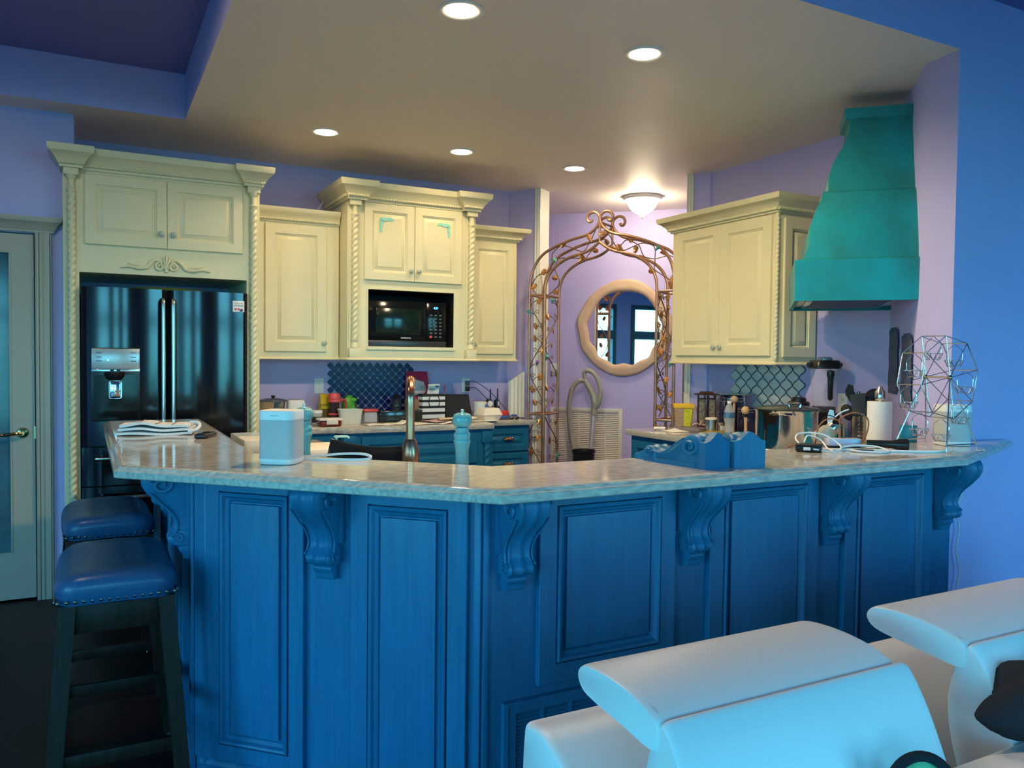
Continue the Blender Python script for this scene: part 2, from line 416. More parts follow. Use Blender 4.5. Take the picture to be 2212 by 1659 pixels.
b.lathe([(.030, 0), (.030, .006), (.026, .011), (.012, .014), (.011, .045)], n=20); b.xf = Matrix()
b.tube(spline([(-.352, Y0-.045, .965), (-.375, Y0-.052, .966), (-.41, Y0-.05, .960), (-.445, Y0-.045, .957), (-.46, Y0-.045, .960)]), .009)
brass = mat('brass', (.55, .42, .20), .18, 1)
obj('lever_handle', b, brass, d); obj('latch_plate', B().box(-.296, -.289, Y0-.004, Y0+.001, .93, 1.0), brass, d)

# ceiling lamps
cans = [(1.305, 2.955, 'large round recessed lamp nearest the top edge of the ceiling view'), (2.214, 2.965, 'round recessed lamp nearest the teal range hood'),
        (1.281, 4.94, 'recessed lamp nearest the refrigerator, first of the far row of three'), (2.198, 4.95, 'round recessed lamp above the microwave, middle of the far row of three'),
        (3.104, 4.97, 'round recessed lamp closest to the copper garden arch')]
root = None
for x, y, lab in cans:
    if root is None:
        root = thing('recessed_lamp', lab, 'ceiling lamp', (x, y, C), group='recessed kitchen ceiling lamps')
        b = B().loft([[(r*math.cos(2*PI*i/40), r*math.sin(2*PI*i/40), z) for i in range(40)] for r, z in ((.094, -.0005), (.094, -.004), (.088, -.007), (.070, -.004), (.066, -.0015), (.066, -.0005))], closed=True)
        obj('trim_ring', b, M['white'], root)
        obj('lens', B().lathe([(.0005, -.0012), (.066, -.0012), (.066, -.0035), (.05, -.006), (.0005, -.0065)], n=32), M['lens'], root)
    else: dup(root, (x, y, C), 0, lab)
    sl = bpy.data.lights.new('lamp_beam', 'SPOT'); sl.energy = SPOT*(1 if y < 4 else .165); sl.color = (1.0, .77, .45); sl.spot_size = R(156); sl.spot_blend = .7; sl.shadow_soft_size = .06
    so_ = bpy.data.objects.new('lamp_beam', sl); so_.location = (x, y, C-.009); COL.objects.link(so_)
    if y < 4: so_.rotation_euler = (R(14), R(-15 if x > 2 else -6), 0)      # tilted towards the cabinets
for x, y, e_, lab in ((-.6, 2.9, 13, 'added unseen recessed lamp in the raised ceiling, warming the glazed door and refrigerator cabinet'), (1.64, .68, 16, 'recessed lamp in the living ceiling above the sofa')):  # left lamp is added out of view to warm the door and refrigerator cabinet
    dup(root, (x, y, HI), 0, lab)
    sl = bpy.data.lights.new('lamp_beam', 'SPOT'); sl.energy = e_; sl.color = (1.0, .77, .45); sl.spot_size = R(176 if x < 0 else 15.5); sl.spot_blend = .25 if x < 0 else .2; sl.shadow_soft_size = .06
    so_ = bpy.data.objects.new('lamp_beam', sl); so_.location = (x, y, HI-.009); COL.objects.link(so_)
t = thing('flush_lamp', 'flush ceiling lamp with a glowing glass bowl beyond the copper arch', 'ceiling lamp', (4.137, 5.535, C))
obj('base_plate', B().lathe([(.01, 0), (.16, 0), (.165, -.012), (.155, -.03), (.135, -.038), (.01, -.038)], n=40), M['white'], t)
obj('glass_bowl', B().lathe([(.01, -.035), (.13, -.036), (.127, -.055), (.105, -.095), (.07, -.128), (.035, -.148), (.02, -.162), (.008, -.168)], n=40), M['bowl'], t)
obj('finial', B().lathe([(.004, -.166), (.010, -.17), (.011, -.176), (.006, -.184), (.001, -.186)], n=12), M['white'], t)

# ================================================================ CREAM CABINETS
def knob(parent, x, y, z, m=None):
    b = B(); b.xf = Matrix.Translation((x, y, z)) @ Matrix.Rotation(PI/2, 4, 'X')
    b.lathe([(.006, 0), (.007, .010), (.016, .014), (.0175, .02), (.014, .025), (.011, .026), (.009, .0275), (.005, .0275), (.004, .029), (.0005, .03)], n=18)
    return obj('knob', b, m or M['knob'], parent)
def cdoor(parent, x0, x1, z0, z1, yb, kn=None, st=.055):
    d = obj('door', B().panel(x0, x1, z0, z1, yb, .02, st), M['cream'], parent)
    if kn: knob(d, kn[0], yb-.02, kn[1])
    return d
def column(parent, x, y, z0, z1, ped=None):
    """turned rope column with capital and optional foot"""
    b = B(); b.rope((x, y, z0), (x, y, z1), .0225, .040, 2, 16, 7, .42)
    b.lathe([(.02, z1), (.023, z1+.004), (.025, z1+.012), (.018, z1+.018), (.0165, z1+.024), (.0165, z1+.066), (.02, z1+.07), (.026, z1+.082), (.028, z1+.092)], x, y, 18)
    if ped: b.lathe([(.026, ped), (.026, ped+.012), (.022, ped+.022), (.017, ped+.04), (.024, ped+.052), (.025, ped+.058), (.02, z0)], x, y, 18)
    return obj('rope_column', b, M['cream'], parent)

# refrigerator surround -------------------------------------------------
t = thing('refrigerator_cabinet', 'tall cream cabinet built around the black refrigerator, rope columns at both sides', 'cabinet', (-.142, 5.18, 0))
b = B(); b.box(0, .080, 0, .135, 0, 1.885); b.box(.060, .080, .135, .735, 0, 1.885); b.box(.994, 1.072, 0, .735, 0, 1.885)
b.box(0, 1.072, 0, .135, 1.885, 2.47); b.box(.060, 1.072, .135, .735, 1.885, 2.47); b.box(.018, .066, -.006, 0, 0, 2.43); b.box(1.007, 1.055, -.006, 0, 0, 2.43)
obj('body', b, M['cream'], t)
cdoor(t, .108, .538, 2.045, 2.44, 0, (.505, 2.127)); cdoor(t, .540, .968, 2.045, 2.44, 0, (.573, 2.127))
for x in (.042, 1.031):
    column(t, x, -.024, 0, 2.33); obj('cap_block', B().box(x-.038, x+.038, -.050, .0, 2.421, 2.462, .002), M['cream'], t)
obj('crown_molding', B().sweep([(.0, .13), (.0, -.05), (.088, -.05), (.088, 0), (.985, 0), (.985, -.05), (1.072, -.05), (1.072, .73)], crown(.115, .072, 2.458)), M['cream'], t)
b = B(); b.rope((.10, -.025, 2.480), (.975, -.025, 2.480), .0085, .015, 2, 10, 6, .45); b.rope((.97, -.075, 2.480), (1.09, -.075, 2.480), .0085, .015, 2, 10, 6, .45); b.rope((-.015, -.075, 2.480), (.105, -.075, 2.480), .0085, .015, 2, 10, 6, .45)
obj('rope_trim', b, M['cream'], t)
# carved onlay: shell, two volutes, two leaf tails
b = B()
def volute(cx, cz, r0, turns, sg, y=-.008, th=.007, a0=0):
    return [(cx+sg*(r0*(1-.78*i/40))*math.cos(a0+turns*2*PI*i/40), y-.004*math.sin(PI*i/40), cz+(r0*(1-.78*i/40))*math.sin(a0+turns*2*PI*i/40)) for i in range(41)]
ox, oz = .535, 1.95
for sg in (-1, 1):
    b.tube(volute(ox+sg*.036, oz-.012, .026, 1.4, -sg, a0=1.2), [.0085*(1-.5*i/40) for i in range(41)])
    b.tube(spline([(ox+sg*.02, -.008, oz+.018), (ox+sg*.055, -.01, oz+.028), (ox+sg*.085, -.009, oz+.008), (ox+sg*.105, -.008, oz-.018), (ox+sg*.15, -.009, oz-.026), (ox+sg*.2, -.008, oz-.018), (ox+sg*.245, -.006, oz-.026)], 6), [.006+.006*math.sin(PI*i/36) for i in range(37)])
    b.tube(spline([(ox+sg*.10, -.008, oz-.022), (ox+sg*.14, -.012, oz-.012), (ox+sg*.185, -.01, oz-.004), (ox+sg*.205, -.007, oz+.002)], 6), [.003+.005*math.sin(PI*i/18) for i in range(19)])
    for k in range(2): b.tube(spline([(ox, -.01, oz-.035), (ox+sg*(.012+.014*k), -.016, oz+.012-.008*k), (ox+sg*(.018+.02*k), -.012, oz+.046-.014*k)], 5), [.003, .004, .0045, .005, .0055, .006, .0062, .006, .005, .004, .003])
b.tube(spline([(ox, -.01, oz-.035), (ox, -.018, oz+.02), (ox, -.012, oz+.055)], 5), [.004, .005, .006, .0065, .007, .0075, .008, .0075, .006, .0045, .003]); b.ball((ox, -.008, oz-.034), .012, 1, .6, 1)
obj('carved_ornament', b, M['cream'], t)

# left wall cabinet -----------------------------------------------------
BOTRAIL = [(0, 0), (.012, 0), (.016, .004), (.016, .008), (.008, .012), (.004, .019), (0, .019)]
t = thing('wall_cabinet', 'cream single-door wall cabinet between the refrigerator and the microwave cabinet', 'cabinet', (.945, 5.59, 1.395))
obj('body', B().box(0, .60, 0, .325, .004, .95), M['cream'], t)
cdoor(t, .092, .510, .056, .925, 0, (.492, .118), .065)
obj('crown_molding', B().sweep([(0, 0), (.60, 0)], crown(.098, .05, .935)), M['cream'], t)
obj('rope_trim', B().rope((0, -.019, .955), (.60, -.019, .955), .010, .018, 2, 10, 6, .45), M['cream'], t)
obj('bottom_rail', B().sweep([(0, 0), (.60, 0)], BOTRAIL), M['cream'], t)

# microwave cabinet ------------------------------------------------------
t = thing('microwave_cabinet', 'tallest cream wall cabinet, two doors with mint corner ornaments above the microwave', 'cabinet', (1.552, 5.40, 1.395))
W = .965; ox0, ox1, oz0, oz1 = .142, .800, .098, .495
b = B(); b.box(0, ox0, 0, .51, .004, 1.09); b.box(ox1, W, 0, .51, .004, 1.09); b.box(ox0, ox1, 0, .51, .004, oz0); b.box(ox0, ox1, 0, .51, oz1, 1.09)
b.box(.008, .080, -.008, 0, .02, 1.06); b.box(W-.080, W-.008, -.008, 0, .02, 1.06)
obj('body', b, M['cream'], t)
b = B(); b.box(ox0+.001, ox1-.001, .46, .48, oz0+.001, oz1-.001); b.box(ox0-.001, ox0+.004, .012, .47, oz0, oz1); b.box(ox1-.004, ox1+.001, .012, .47, oz0, oz1); b.box(ox0, ox1, .012, .47, oz1-.004, oz1+.001); obj('liner', b, M['blackmatte'], t)
b = B()
for q in ((ox0-.004, ox0+.006, oz0, oz1), (ox1-.006, ox1+.004, oz0, oz1)): b.box(q[0], q[1], -.004, .0, q[2], q[3])
b.box(ox0-.004, ox1+.004, -.018, .0, oz0-.022, oz0); b.box(ox0-.004, ox1+.004, -.004, .0, oz1, oz1+.008); obj('opening_trim', b, M['cream'], t)
d1 = cdoor(t, .116, .481, .560, 1.09, 0, (.452, .635)); d2 = cdoor(t, .484, .850, .560, 1.09, 0, (.512, .635))
def applique(parent, x, z, sg):
    b = B()
    for arm in (0, 1):
        pts = [(0, 0), (.02, .012), (.045, .006), (.062, .014), (.085, .006), (.095, -.004), (.078, -.010), (.058, -.006), (.04, -.016), (.018, -.014), (0, -.02)]
        if arm: pl = [(x+sg*(-pz)*.9, z-px_) for px_, pz in pts]
        else: pl = [(x+sg*px_, z+pz) for px_, pz in pts]
        b.prism(pl, -.0245, -.017, 'xz')
    b.ball((x+sg*.008, -.021, z-.004), .016, 1, .5, 1); b.ball((x+sg*.05, -.021, z+.002), .009, 1, .5, 1); b.ball((x+sg*.003, -.021, z-.05), .009, 1, .5, 1)
    o = obj('corner_ornament', b, M['mint'], parent); o['label'] = 'mint green carved corner ornament'; return o
M['mint'] = mat('mint_paint', (.30, .66, .56), .5)
applique(d1, .232, .985, 1); applique(d2, .745, .982, -1)
for x in (.044, W-.044):
    column(t, x, -.026, .145, .985, .085); obj('cap_block', B().box(x-.04, x+.04, -.052, 0, 1.058, 1.098, .002), M['cream'], t); obj('plinth_block', B().box(x-.04, x+.04, -.05, 0, .02, .083, .002), M['cream'], t)
obj('crown_molding', B().sweep([(0, .51), (0, -.052), (.105, -.052), (.105, 0), (W-.105, 0), (W-.105, -.052), (W, -.052), (W, .51)], crown(.125, .08, 1.094)), M['cream'], t)
b = B()
for x0, x1, y in ((-.018, .125, -.080), (.12, W-.12, -.028), (W-.125, W+.018, -.080)): b.rope((x0, y, 1.119), (x1, y, 1.119), .010, .018, 2, 10, 6, .45)
b.rope((-.028, -.06, 1.119), (-.028, .5, 1.119), .010, .018, 2, 10, 6, .45); obj('rope_trim', b, M['cream'], t)
obj('bottom_rail', B().sweep([(0, .51), (0, -.05), (W, -.05), (W, .51)], BOTRAIL), M['cream'], t)

# right-hand narrow cabinet ------------------------------------------------
t = thing('wall_cabinet', 'narrow cream wall cabinet at the right of the microwave, next to the copper arch', 'cabinet', (2.52, 5.59, 1.395))
obj('body', B().box(0, .445, 0, .325, .004, .95), M['cream'], t)
cdoor(t, .045, .415, .056, .918, 0, (.072, .13), .055)
obj('crown_molding', B().sweep([(0, 0), (.445, 0), (.445, .325)], crown(.098, .085, .935)), M['cream'], t)
obj('rope_trim', B().rope((0, -.029, .955), (.475, -.029, .955), .010, .018, 2, 10, 6, .45), M['cream'], t)
obj('bottom_rail', B().sweep([(0, 0), (.445, 0), (.445, .325)], BOTRAIL), M['cream'], t)

# right wall cabinet -------------------------------------------------------
t = thing('wall_cabinet', 'cream two-door wall cabinet beside the teal range hood', 'cabinet', (3.70, 4.575, 1.395), -PI/2)
obj('body', B().box(0, .99, 0, .345, .004, .95), M['cream'], t)
cdoor(t, .062, .498, .056, .922, 0, (.470, .115), .06); cdoor(t, .501, .955, .056, .922, 0, (.530, .115), .07)
obj('crown_molding', B().sweep([(0, .345), (0, 0), (.99, 0), (.99, .345)], crown(.105, .09, .93)), M['cream'], t)
b = B(); b.rope((-.025, -.031, .951), (1.015, -.031, .951), .010, .018, 2, 10, 6, .45); b.rope((1.021, -.025, .951), (1.021, .345, .951), .010, .018, 2, 10, 6, .45); b.rope((.985, .003, .03), (.985, .003, .93), .014, .028, 2, 10, 6, .35)
obj('rope_trim', b, M['cream'], t)
b = B(); b.xf = Matrix(((0, -1, 0, .99), (1, 0, 0, 0), (0, 0, 1, 0), (0, 0, 0, 1))); b.panel(.05, .33, .05, .90, 0, .014, .06); obj('side_panel', b, M['cream'], t)
obj('bottom_rail', B().sweep([(0, .345), (0, 0), (.99, 0), (.99, .345)], BOTRAIL), M['cream'], t)

# ================================================================ APPLIANCES
t = thing('refrigerator', 'black french-door refrigerator with a water dispenser, inside the tall cream surround', 'refrigerator', (-.055, 5.16, 0))
Wf = .905
obj('case', B().box(.008, Wf-.008, .02, .66, .03, 1.79), M['blackmatte'], t)
def fdoor(name, x0, x1, z0, z1, bow):
    b = B(); ns = 16; rings = []
    pl = []
    for i in range(ns+1):
        u = i/ns; e_ = min(u, 1-u); r = .02
        y = -.035 - bow*math.sin(PI*u) + (r*(1-math.sqrt(max(0, 1-(1-min(1, e_*(x1-x0)/r))**2))))
        pl.append((x0+(x1-x0)*u, y))
    pl += [(x1, .02), (x0, .02)]
    return obj(name, b.prism(pl, z0, z1), M['fridge'], t, ang=30)
dl = fdoor('door', 0, .447, .893, 1.80, .02); dr = fdoor('door', .455, Wf, .893, 1.80, .02)
f1 = fdoor('drawer', 0, Wf, .665, .885, .012); f2 = fdoor('drawer', 0, Wf, .06, .657, .012)
for p, x in ((dl, .424), (dr, .478)):
    obj('handle', B().tube(spline([(x, -.045, 1.74), (x, -.075, 1.73), (x, -.085, 1.68), (x, -.09, 1.3), (x, -.085, .97), (x, -.072, .925), (x, -.045, .915)], 6), .0125, 10), M['steel'], p)
for p, z in ((f1, .825), (f2, .60)): obj('handle', B().tube(spline([(.10, -.03, z), (.10, -.075, z), (.13, -.085, z), (.775, -.085, z), (.805, -.075, z), (.805, -.03, z)], 5), .011, 10), M['steel'], p)
disp = obj('dispenser', B().box(.050, .300, -.066, -.030, 1.035, 1.455, .004), M['black'], dl)
obj('control_panel', B().box(.052, .298, -.071, -.064, 1.335, 1.450, .002), M['panelblue'], dl)
obj('display_strip', B().box(.052, .298, -.072, -.064, 1.318, 1.334, .001), M['steel'], disp)
b = B(); b.box(.062, .288, -.0672, -.066, 1.045, 1.30); obj('recess', b, M['blackglass'], disp)
obj('chute', B().lathe([(.055, 1.318), (.052, 1.295), (.042, 1.278), (.03, 1.270), (.002, 1.270)], .168, -.066, 20), M['black'], disp)
obj('paddle', B().box(.138, .205, -.078, -.067, 1.165, 1.268, .012, 3), M['chrome'], disp)
b = B()
for z in (1.425, 1.400, 1.378):
    for x in (.075, .25): b.box(x, x+.028, -.0715, -.0708, z, z+.004)
b.box(.145, .165, -.0726, -.0715, 1.322, 1.331); b.box(.178, .198, -.0726, -.0715, 1.322, 1.331); obj('button_marks', b, M['ink'], disp)
obj('indicator', B().ball((.135, -.071, 1.385), .004, 1, .4, 1), M['led'], disp)
t = thing('fridge_magnet', 'small white square magnet with handwriting on the right refrigerator door', 'magnet', (.792, 5.108, 1.683))
obj('card', B().box(-.034, .034, -.004, .004, 0, .068, .001), M['white'], t)
for k, (s, z, m) in enumerate((('I love my', .055, 'ink'), ('and family', .04, 'ink'), ('\u2665\u2665 \u25cf', .016, 'red'))): text('lettering', s, .014, M[m], t, (0, -.0045, z), (PI/2, 0, 0))
obj('knob', B().ball((.016, -.006, .012), .009, 1, .5, 1), M['grey'], t)
t = thing('serving_tray', 'dark tray with a yellow-green rim lying on top of the refrigerator', 'tray', (.42, 5.47, 1.791))
obj('rim', B().lathe([(.14, 0), (.24, .012), (.25, .028), (.245, .03), (.235, .018), (.14, .006)], n=40), mat('olive_rim', (.16, .17, .03), .4), t)
obj('base', B().lathe([(.002, .0), (.14, .0), (.14, .006), (.002, .006)], n=40), M['darkwood'], t)

# microwave ---------------------------------------------------------------
t = thing('microwave', 'black microwave set in the cream cabinet opening', 'microwave', (1.702, 5.435, 1.494))
wm, hm = .595, .325
obj('case', B().box(0, wm, .012, .40, 0, hm, .003), M['black'], t)
dd = obj('door', B().box(.0, .44, -.012, .012, .045, hm-.002, .004), M['blackglass'], t)
obj('window', B().box(.065, .40, -.0135, -.011, .085, hm-.055, .001), mat('door_mesh', (.006, .016, .012), .12), dd)
obj('base_strip', B().box(0, wm, -.014, .012, 0, .043, .003), mat('dark_steel', (.05, .05, .055), .3, .6), t)
cp = obj('control_panel', B().box(.444, wm, -.012, .012, .045, hm-.002, .004), M['blackglass'], t)
b = B()
for i in range(7):
    for j in range(3): b.box(.468+.036*j, .488+.036*j, -.0128, -.0115, .07+i*.026, .080+i*.026)
obj('buttons', b, mat('button_grey', (.10, .10, .11), .5), cp)
obj('start_button', B().box(.466, .484, -.0135, -.0115, .066, .084), M['red'], cp)
text('clock_digits', '4:31', .022, M['display'], cp, (.515, -.0128, .283), (PI/2, 0, 0))
text('lettering', 'SAMSUNG', .017, M['whiteink'], t, (.285, -.0128, .062), (PI/2, 0, 0))

# ================================================================ BACK RUN: BASE CABINETS AND WORKTOP
def counter(name, poly, z0, z1, lab, cat='worktop', bev=.006):
    bm = bmesh.new(); vs = [bm.verts.new((x, y, z0)) for x, y in poly]; f = bm.faces.new(vs)
    r = bmesh.ops.extrude_face_region(bm, geom=[f]); bmesh.ops.translate(bm, verts=[v for v in r['geom'] if isinstance(v, bmesh.types.BMVert)], vec=(0, 0, z1-z0))
    b = B(); b.bm.free(); b.bm = bm
    es = [e for e in bm.edges if abs(e.verts[0].co.z-e.verts[1].co.z) < 1e-6]
    bmesh.ops.bevel(bm, geom=es, offset=bev, segments=2, profile=.5, affect='EDGES')
    return tag(obj(name, b, M['granite']), lab, cat)
counter('kitchen_worktop', [(.94, 5.918), (.94, 5.31), (1.43, 5.31), (1.455, 5.30), (1.49, 5.255), (1.52, 5.245), (2.60, 5.245), (2.615, 5.25), (2.63, 5.45), (2.65, 5.46), (3.085, 5.46), (3.02, 5.58), (3.04, 5.918)], .90, .94, 'speckled cream stone worktop under the microwave cabinet, along the back wall')
def tdoor(parent, x0, x1, z0, z1, nm='door', st=.045): return obj(nm, B().panel(x0, x1, z0, z1, 0, .02, st), M['teal'], parent)
t = thing('base_cabinet', 'teal base cabinet next to the refrigerator, mostly hidden by the speaker on the bar', 'cabinet', (.95, 5.345, 0))
obj('body', B().box(0, .53, 0, .56, 0, .899), M['teal'], t)
tdoor(t, .03, .50, .70, .88, 'drawer', .035); tdoor(t, .03, .50, .12, .68)
t = thing('base_cabinet', 'wide teal base cabinet projecting in the middle of the back wall, under the microwave', 'cabinet', (1.482, 5.28, 0))
obj('body', B().box(0, 1.135, 0, .63, 0, .899), M['teal'], t)
obj('corner_block', B().box(.01, .10, -.022, 0, .80, .885, .004), M['teal'], t); obj('corner_block', B().box(1.04, 1.125, -.022, 0, .80, .885, .004), M['teal'], t)
for x in (.055, 1.083): obj('rope_column', B().rope((x, -.006, .05), (x, -.006, .80), .026, .05, 2, 14, 6, .3), M['teal'], t)
tdoor(t, .135, 1.0, .655, .87, 'drawer', .05); tdoor(t, .135, .565, .10, .64); tdoor(t, .570, 1.0, .10, .64)
t = thing('drawer_cabinet', 'teal drawer unit with a copper cup pull, at the right end of the back wall', 'cabinet', (2.635, 5.50, 0))
obj('body', B().prism([(0, 0), (.405, 0), (.37, .41), (0, .41)], 0, .899), M['teal'], t)
for k, (z0, z1) in enumerate(((.70, .875), (.50, .685), (.12, .485))):
    d = tdoor(t, .015, .395, z0, z1, 'drawer', .04)
    b = B(); zc = (z0+z1)/2+.01; b.xf = Matrix.Translation((.215, -.02, zc))
    b.grid(14, 6, lambda u, v: (.045*math.cos(PI*u)*(1), -.026*math.sin(PI*v*.5)*math.sin(PI*u)**.5 if 0 < u < 1 else 0, .02*math.cos(PI*v*.5)*math.sin(PI*u)-.006)); b.tube([(-.045, -.001, -.006), (.045, -.001, -.006)], .003, 6)
    for i in range(5): b.ball((-.03+.015*i, -.017, .004), .008, 1, .8, 1.2, 8, 6)
    obj('cup_pull', b, M['copper'], d)

# backsplash tile sheets
def tile_sheet(name, lab, loc, rz, cells, sx, sz, shape, mt, mg, gout, gap=.93):
    t = thing(name, lab, 'tiles', loc, rz)
    b = B(); g = B()
    for i, j in cells:
        cx = sx*(i+.5*(j % 2)); cz = sz*j
        b.loft([[(cx+p[0]*gap, -.002, cz+p[1]*gap) for p in shape], [(cx+p[0]*gap, -.0075, cz+p[1]*gap) for p in shape], [(cx+p[0]*gap*.9, -.0095, cz+p[1]*gap*.9) for p in shape]])
        g.loft([[(cx+p[0]*gout, 0, cz+p[1]*gout) for p in shape], [(cx+p[0]*gout, -.004, cz+p[1]*gout) for p in shape]])
    obj('tiles', b, mt, t); obj('grout_bed', g, mg, t); return t
def arab(hx, hz, k=.16, n=5):
    cs = [(hx, 0), (0, hz), (-hx, 0), (0, -hz)]; out = []
    for q in range(4):
        a = Vector(cs[q]); c = Vector(cs[(q+1) % 4]); nrm = Vector(((a+c)/2))
        for i in range(n):
            u = i/n; p = a.lerp(c, u) - nrm*k*math.sin(2*PI*u)*0 + nrm*k*.9*(-abs(math.sin(2*PI*u)) if u in (0,) else (.55*math.sin(PI*u)-.9*(abs(2*u-1))**3*0))
            out.append((p.x, p.y))
    return out
sx = .0605; cells = []
for j in range(0, 13):
    for i in range(0, 11):
        x = sx*(i+.5*(j % 2)); lo = .0 if j > 5 else .04+(6-j)*.030
        if x >= lo-.001 and (j > 1 or x > .2): cells.append((i, j))
tile_sheet('tile_sample', 'sheet of glossy navy arabesque tiles stuck on the back wall under the microwave', (1.575, 5.9199, .985), 0, cells, sx, .0305, arab(.0300, .0305, .12), M['navy'], M['grout'], 1.0, .84)
def lantern(hx, hz, n=10):
    out = []
    for i in range(n): u = i/n; out.append((hx*math.sin(PI*u)**1.0*(1 if u else 0)*(1-.0*u) if 0 < u < 1 else 0, -hz+2*hz*u))
    r = [(hx*(.5-.5*math.cos(2*PI*i/n)), -hz+2*hz*i/n) for i in range(n+1)]
    return [(x, z) for x, z in r] + [(-x, z) for x, z in r[-2:0:-1]]
cells = [(i, j) for j in range(6) for i in range(6) if (j > 1 or i > 1)]
tile_sheet('tile_sample', 'sheet of pale lantern tiles with dark grout on the right wall behind the stock pot', (4.0499, 4.29, 1.115), -PI/2, cells, .105, .05, lantern(.0525, .05), M['paletile'], M['groutdark'], 1.0, .89)

# outlets and switch
def plate(name, lab, cat, loc, rz, sockets=True):
    t = thing(name, lab, cat, loc, rz)
    obj('cover_plate', B().box(-.035, .035, -.006, 0, -.057, .057, .002), M['white'], t)
    if sockets:
        for z in (-.021, .021):
            s = obj('socket', B().lathe([(.001, 0), (.017, 0), (.017, .002), (.001, .002)], n=20), M['white'], t); s.rotation_euler.x = PI/2; s.location = (0, -.006, z)
            q = B(); q.box(-.008, -.006, -.0086, -.0075, z-.001, z+.007); q.box(.006, .008, -.0086, -.0075, z-.001, z+.007); q.box(-.002, .002, -.0086, -.0075, z-.009, z-.005); obj('slots', q, M['ink'], t)
    else:
        for x in (-.0,): obj('toggle', B().box(x-.012, x+.012, -.010, -.006, -.028, .028, .002), M['white'], t)
    return t
plate('wall_outlet', 'empty white outlet on the back wall left of the navy tiles', 'outlet', (1.489, 5.9199, 1.20), 0)
plate('wall_outlet', 'white outlet on the back wall with two black chargers plugged in', 'outlet', (2.684, 5.9199, 1.20), 0)
plate('wall_outlet', 'white outlet on the right wall beside the blender', 'outlet', (4.0499, 3.37, 1.17), -PI/2)
plate('light_switch', 'white light switch on the hall wall behind the copper arch', 'switch', (3.935, 6.628, 1.32), -PI/4, False)
b = B(); b.box(-.014, .014, -.05, -.008, -.005, .035, .006); b.tube(spline([(0, -.05, .03), (.05, -.09, .025), (.16, -.14, -.06), (.27, -.2, -.20), (.285, -.22, -.2445)], 6), .0035); 
tag(obj('charger', b, M['grey'], loc=(2.684, 5.911, 1.20)), 'grey charger in the upper socket, its long cord running down to the worktop', 'charger')
b = B(); b.box(-.016, .016, -.05, -.010, -.05, -.01, .008); b.tube(spline([(.016, -.04, -.02), (.06, -.06, -.025), (.10, -.09, -.07), (.125, -.12, -.105), (.13, -.12, -.13)], 6), .0028)
tag(obj('charger', b, M['black'], loc=(2.684, 5.911, 1.20)), 'black charger in the lower socket with a cord to the walkie-talkies', 'charger')
t = fluted(0, .155, 0, .02, 0, .30, 4); bmesh.ops.translate(t.bm, verts=[], vec=(0, 0, 0))
for v in t.bm.verts:
    if v.co.z > .1: v.co.z = .29+.085*(v.co.x/.155)
tag(obj('trim_offcut', t, M['trim'], loc=(2.975, 5.70, .94), rz=R(10)), 'cream fluted trim offcut with a slanted top, standing on the worktop by the arch', 'board')
tag(obj('wire', B().tube(spline([(.98, 5.86, 2.425), (.985, 5.85, 2.48), (.96, 5.83, 2.53), (.93, 5.80, 2.56), (.90, 5.76, 2.46)], 8), .003, 6), M['white']), 'thin white wire sticking up behind the refrigerator cabinet crown', 'wire')
tag(obj('wire', B().tube(spline([(1.42, 5.83, 2.43), (1.46, 5.85, 2.48), (1.50, 5.86, 2.55), (1.51, 5.85, 2.60)], 8), .005, 6), M['white']), 'white wire rising beside the crown of the microwave cabinet', 'wire')

# ---- things on the back worktop (z = .94)
Z = .94
t = thing('stock_bowl', 'grey metal bowl with a flat lid, behind the white speaker by the refrigerator', 'bowl', (1.115, 5.70, Z))
obj('bowl', B().lathe([(.002, 0), (.06, 0), (.085, .06), (.092, .16), (.088, .16), (.08, .06), (.055, .006), (.002, .006)], n=28), M['steel'], t); obj('lid', B().lathe([(.002, .185), (.05, .182), (.095, .170), (.098, .162), (.002, .162)], n=28), M['grey'], t)
obj('knob', B().lathe([(.006, .183), (.016, .195), (.012, .204), (.001, .206)], n=14), M['black'], t)
t = thing('toaster', 'small pale toaster-like box behind the white speaker on the back worktop', 'toaster', (1.275, 5.77, Z))
obj('body', B().box(-.055, .065, -.07, .07, .008, .17, .018, 3), M['white'], t); obj('slot', B().box(-.035, .045, -.02, .02, .1695, .171), M['ink'], t); obj('foot', B().box(-.05, .06, -.06, .06, 0, .009), M['black'], t)
tag(obj('chopstick', B().tube([(1.062, 5.55, .941), (1.105, 5.62, 1.115)], [.002, .0045], 8), mat('pink_stick', (.62, .25, .2), .4)), 'pink stick leaning against the metal bowl', 'stick')
t = thing('candle_jar', 'small glass jar with a white lid behind the turquoise mill by the speaker', 'jar', (1.385, 5.55, Z))
obj('jar', B().lathe([(.002, .004), (.036, .004), (.036, .085), (.030, .088), (.002, .088)], n=20), M['clearplastic'], t); obj('lid', B().lathe([(.037, .085), (.037, .103), (.002, .105)], n=20), M['white'], t)
obj('label_band', B().lathe([(.0364, .02), (.0364, .06), (.030, .06), (.030, .02)], n=20), M['ink'], t)
t = thing('coffee_bag', 'upright yellow coffee pack with black letters, behind the red-lidded travel mug', 'packet', (1.497, 5.79, Z), R(8))
obj('bag', B().loft([[(-.035, -.03, 0), (.035, -.03, 0), (.035, .03, 0), (-.035, .03, 0)], [(-.036, -.032, .08), (.036, -.032, .08), (.036, .032, .08), (-.036, .032, .08)], [(-.035, -.022, .16), (.035, -.022, .16), (.035, .022, .16), (-.035, .022, .16)], [(-.034, -.003, .205), (.034, -.003, .205), (.034, .003, .205), (-.034, .003, .205)]]), M['yellow'], t, ang=20)
obj('label', B().box(-.0345, .0345, -.0335, -.031, .02, .10), mat('dark_mustard', (.10, .07, .01), .5), t)
text('lettering', 'COFFEE', .022, M['ink'], t, (0, -.031, .125), (R(82), 0, 0))
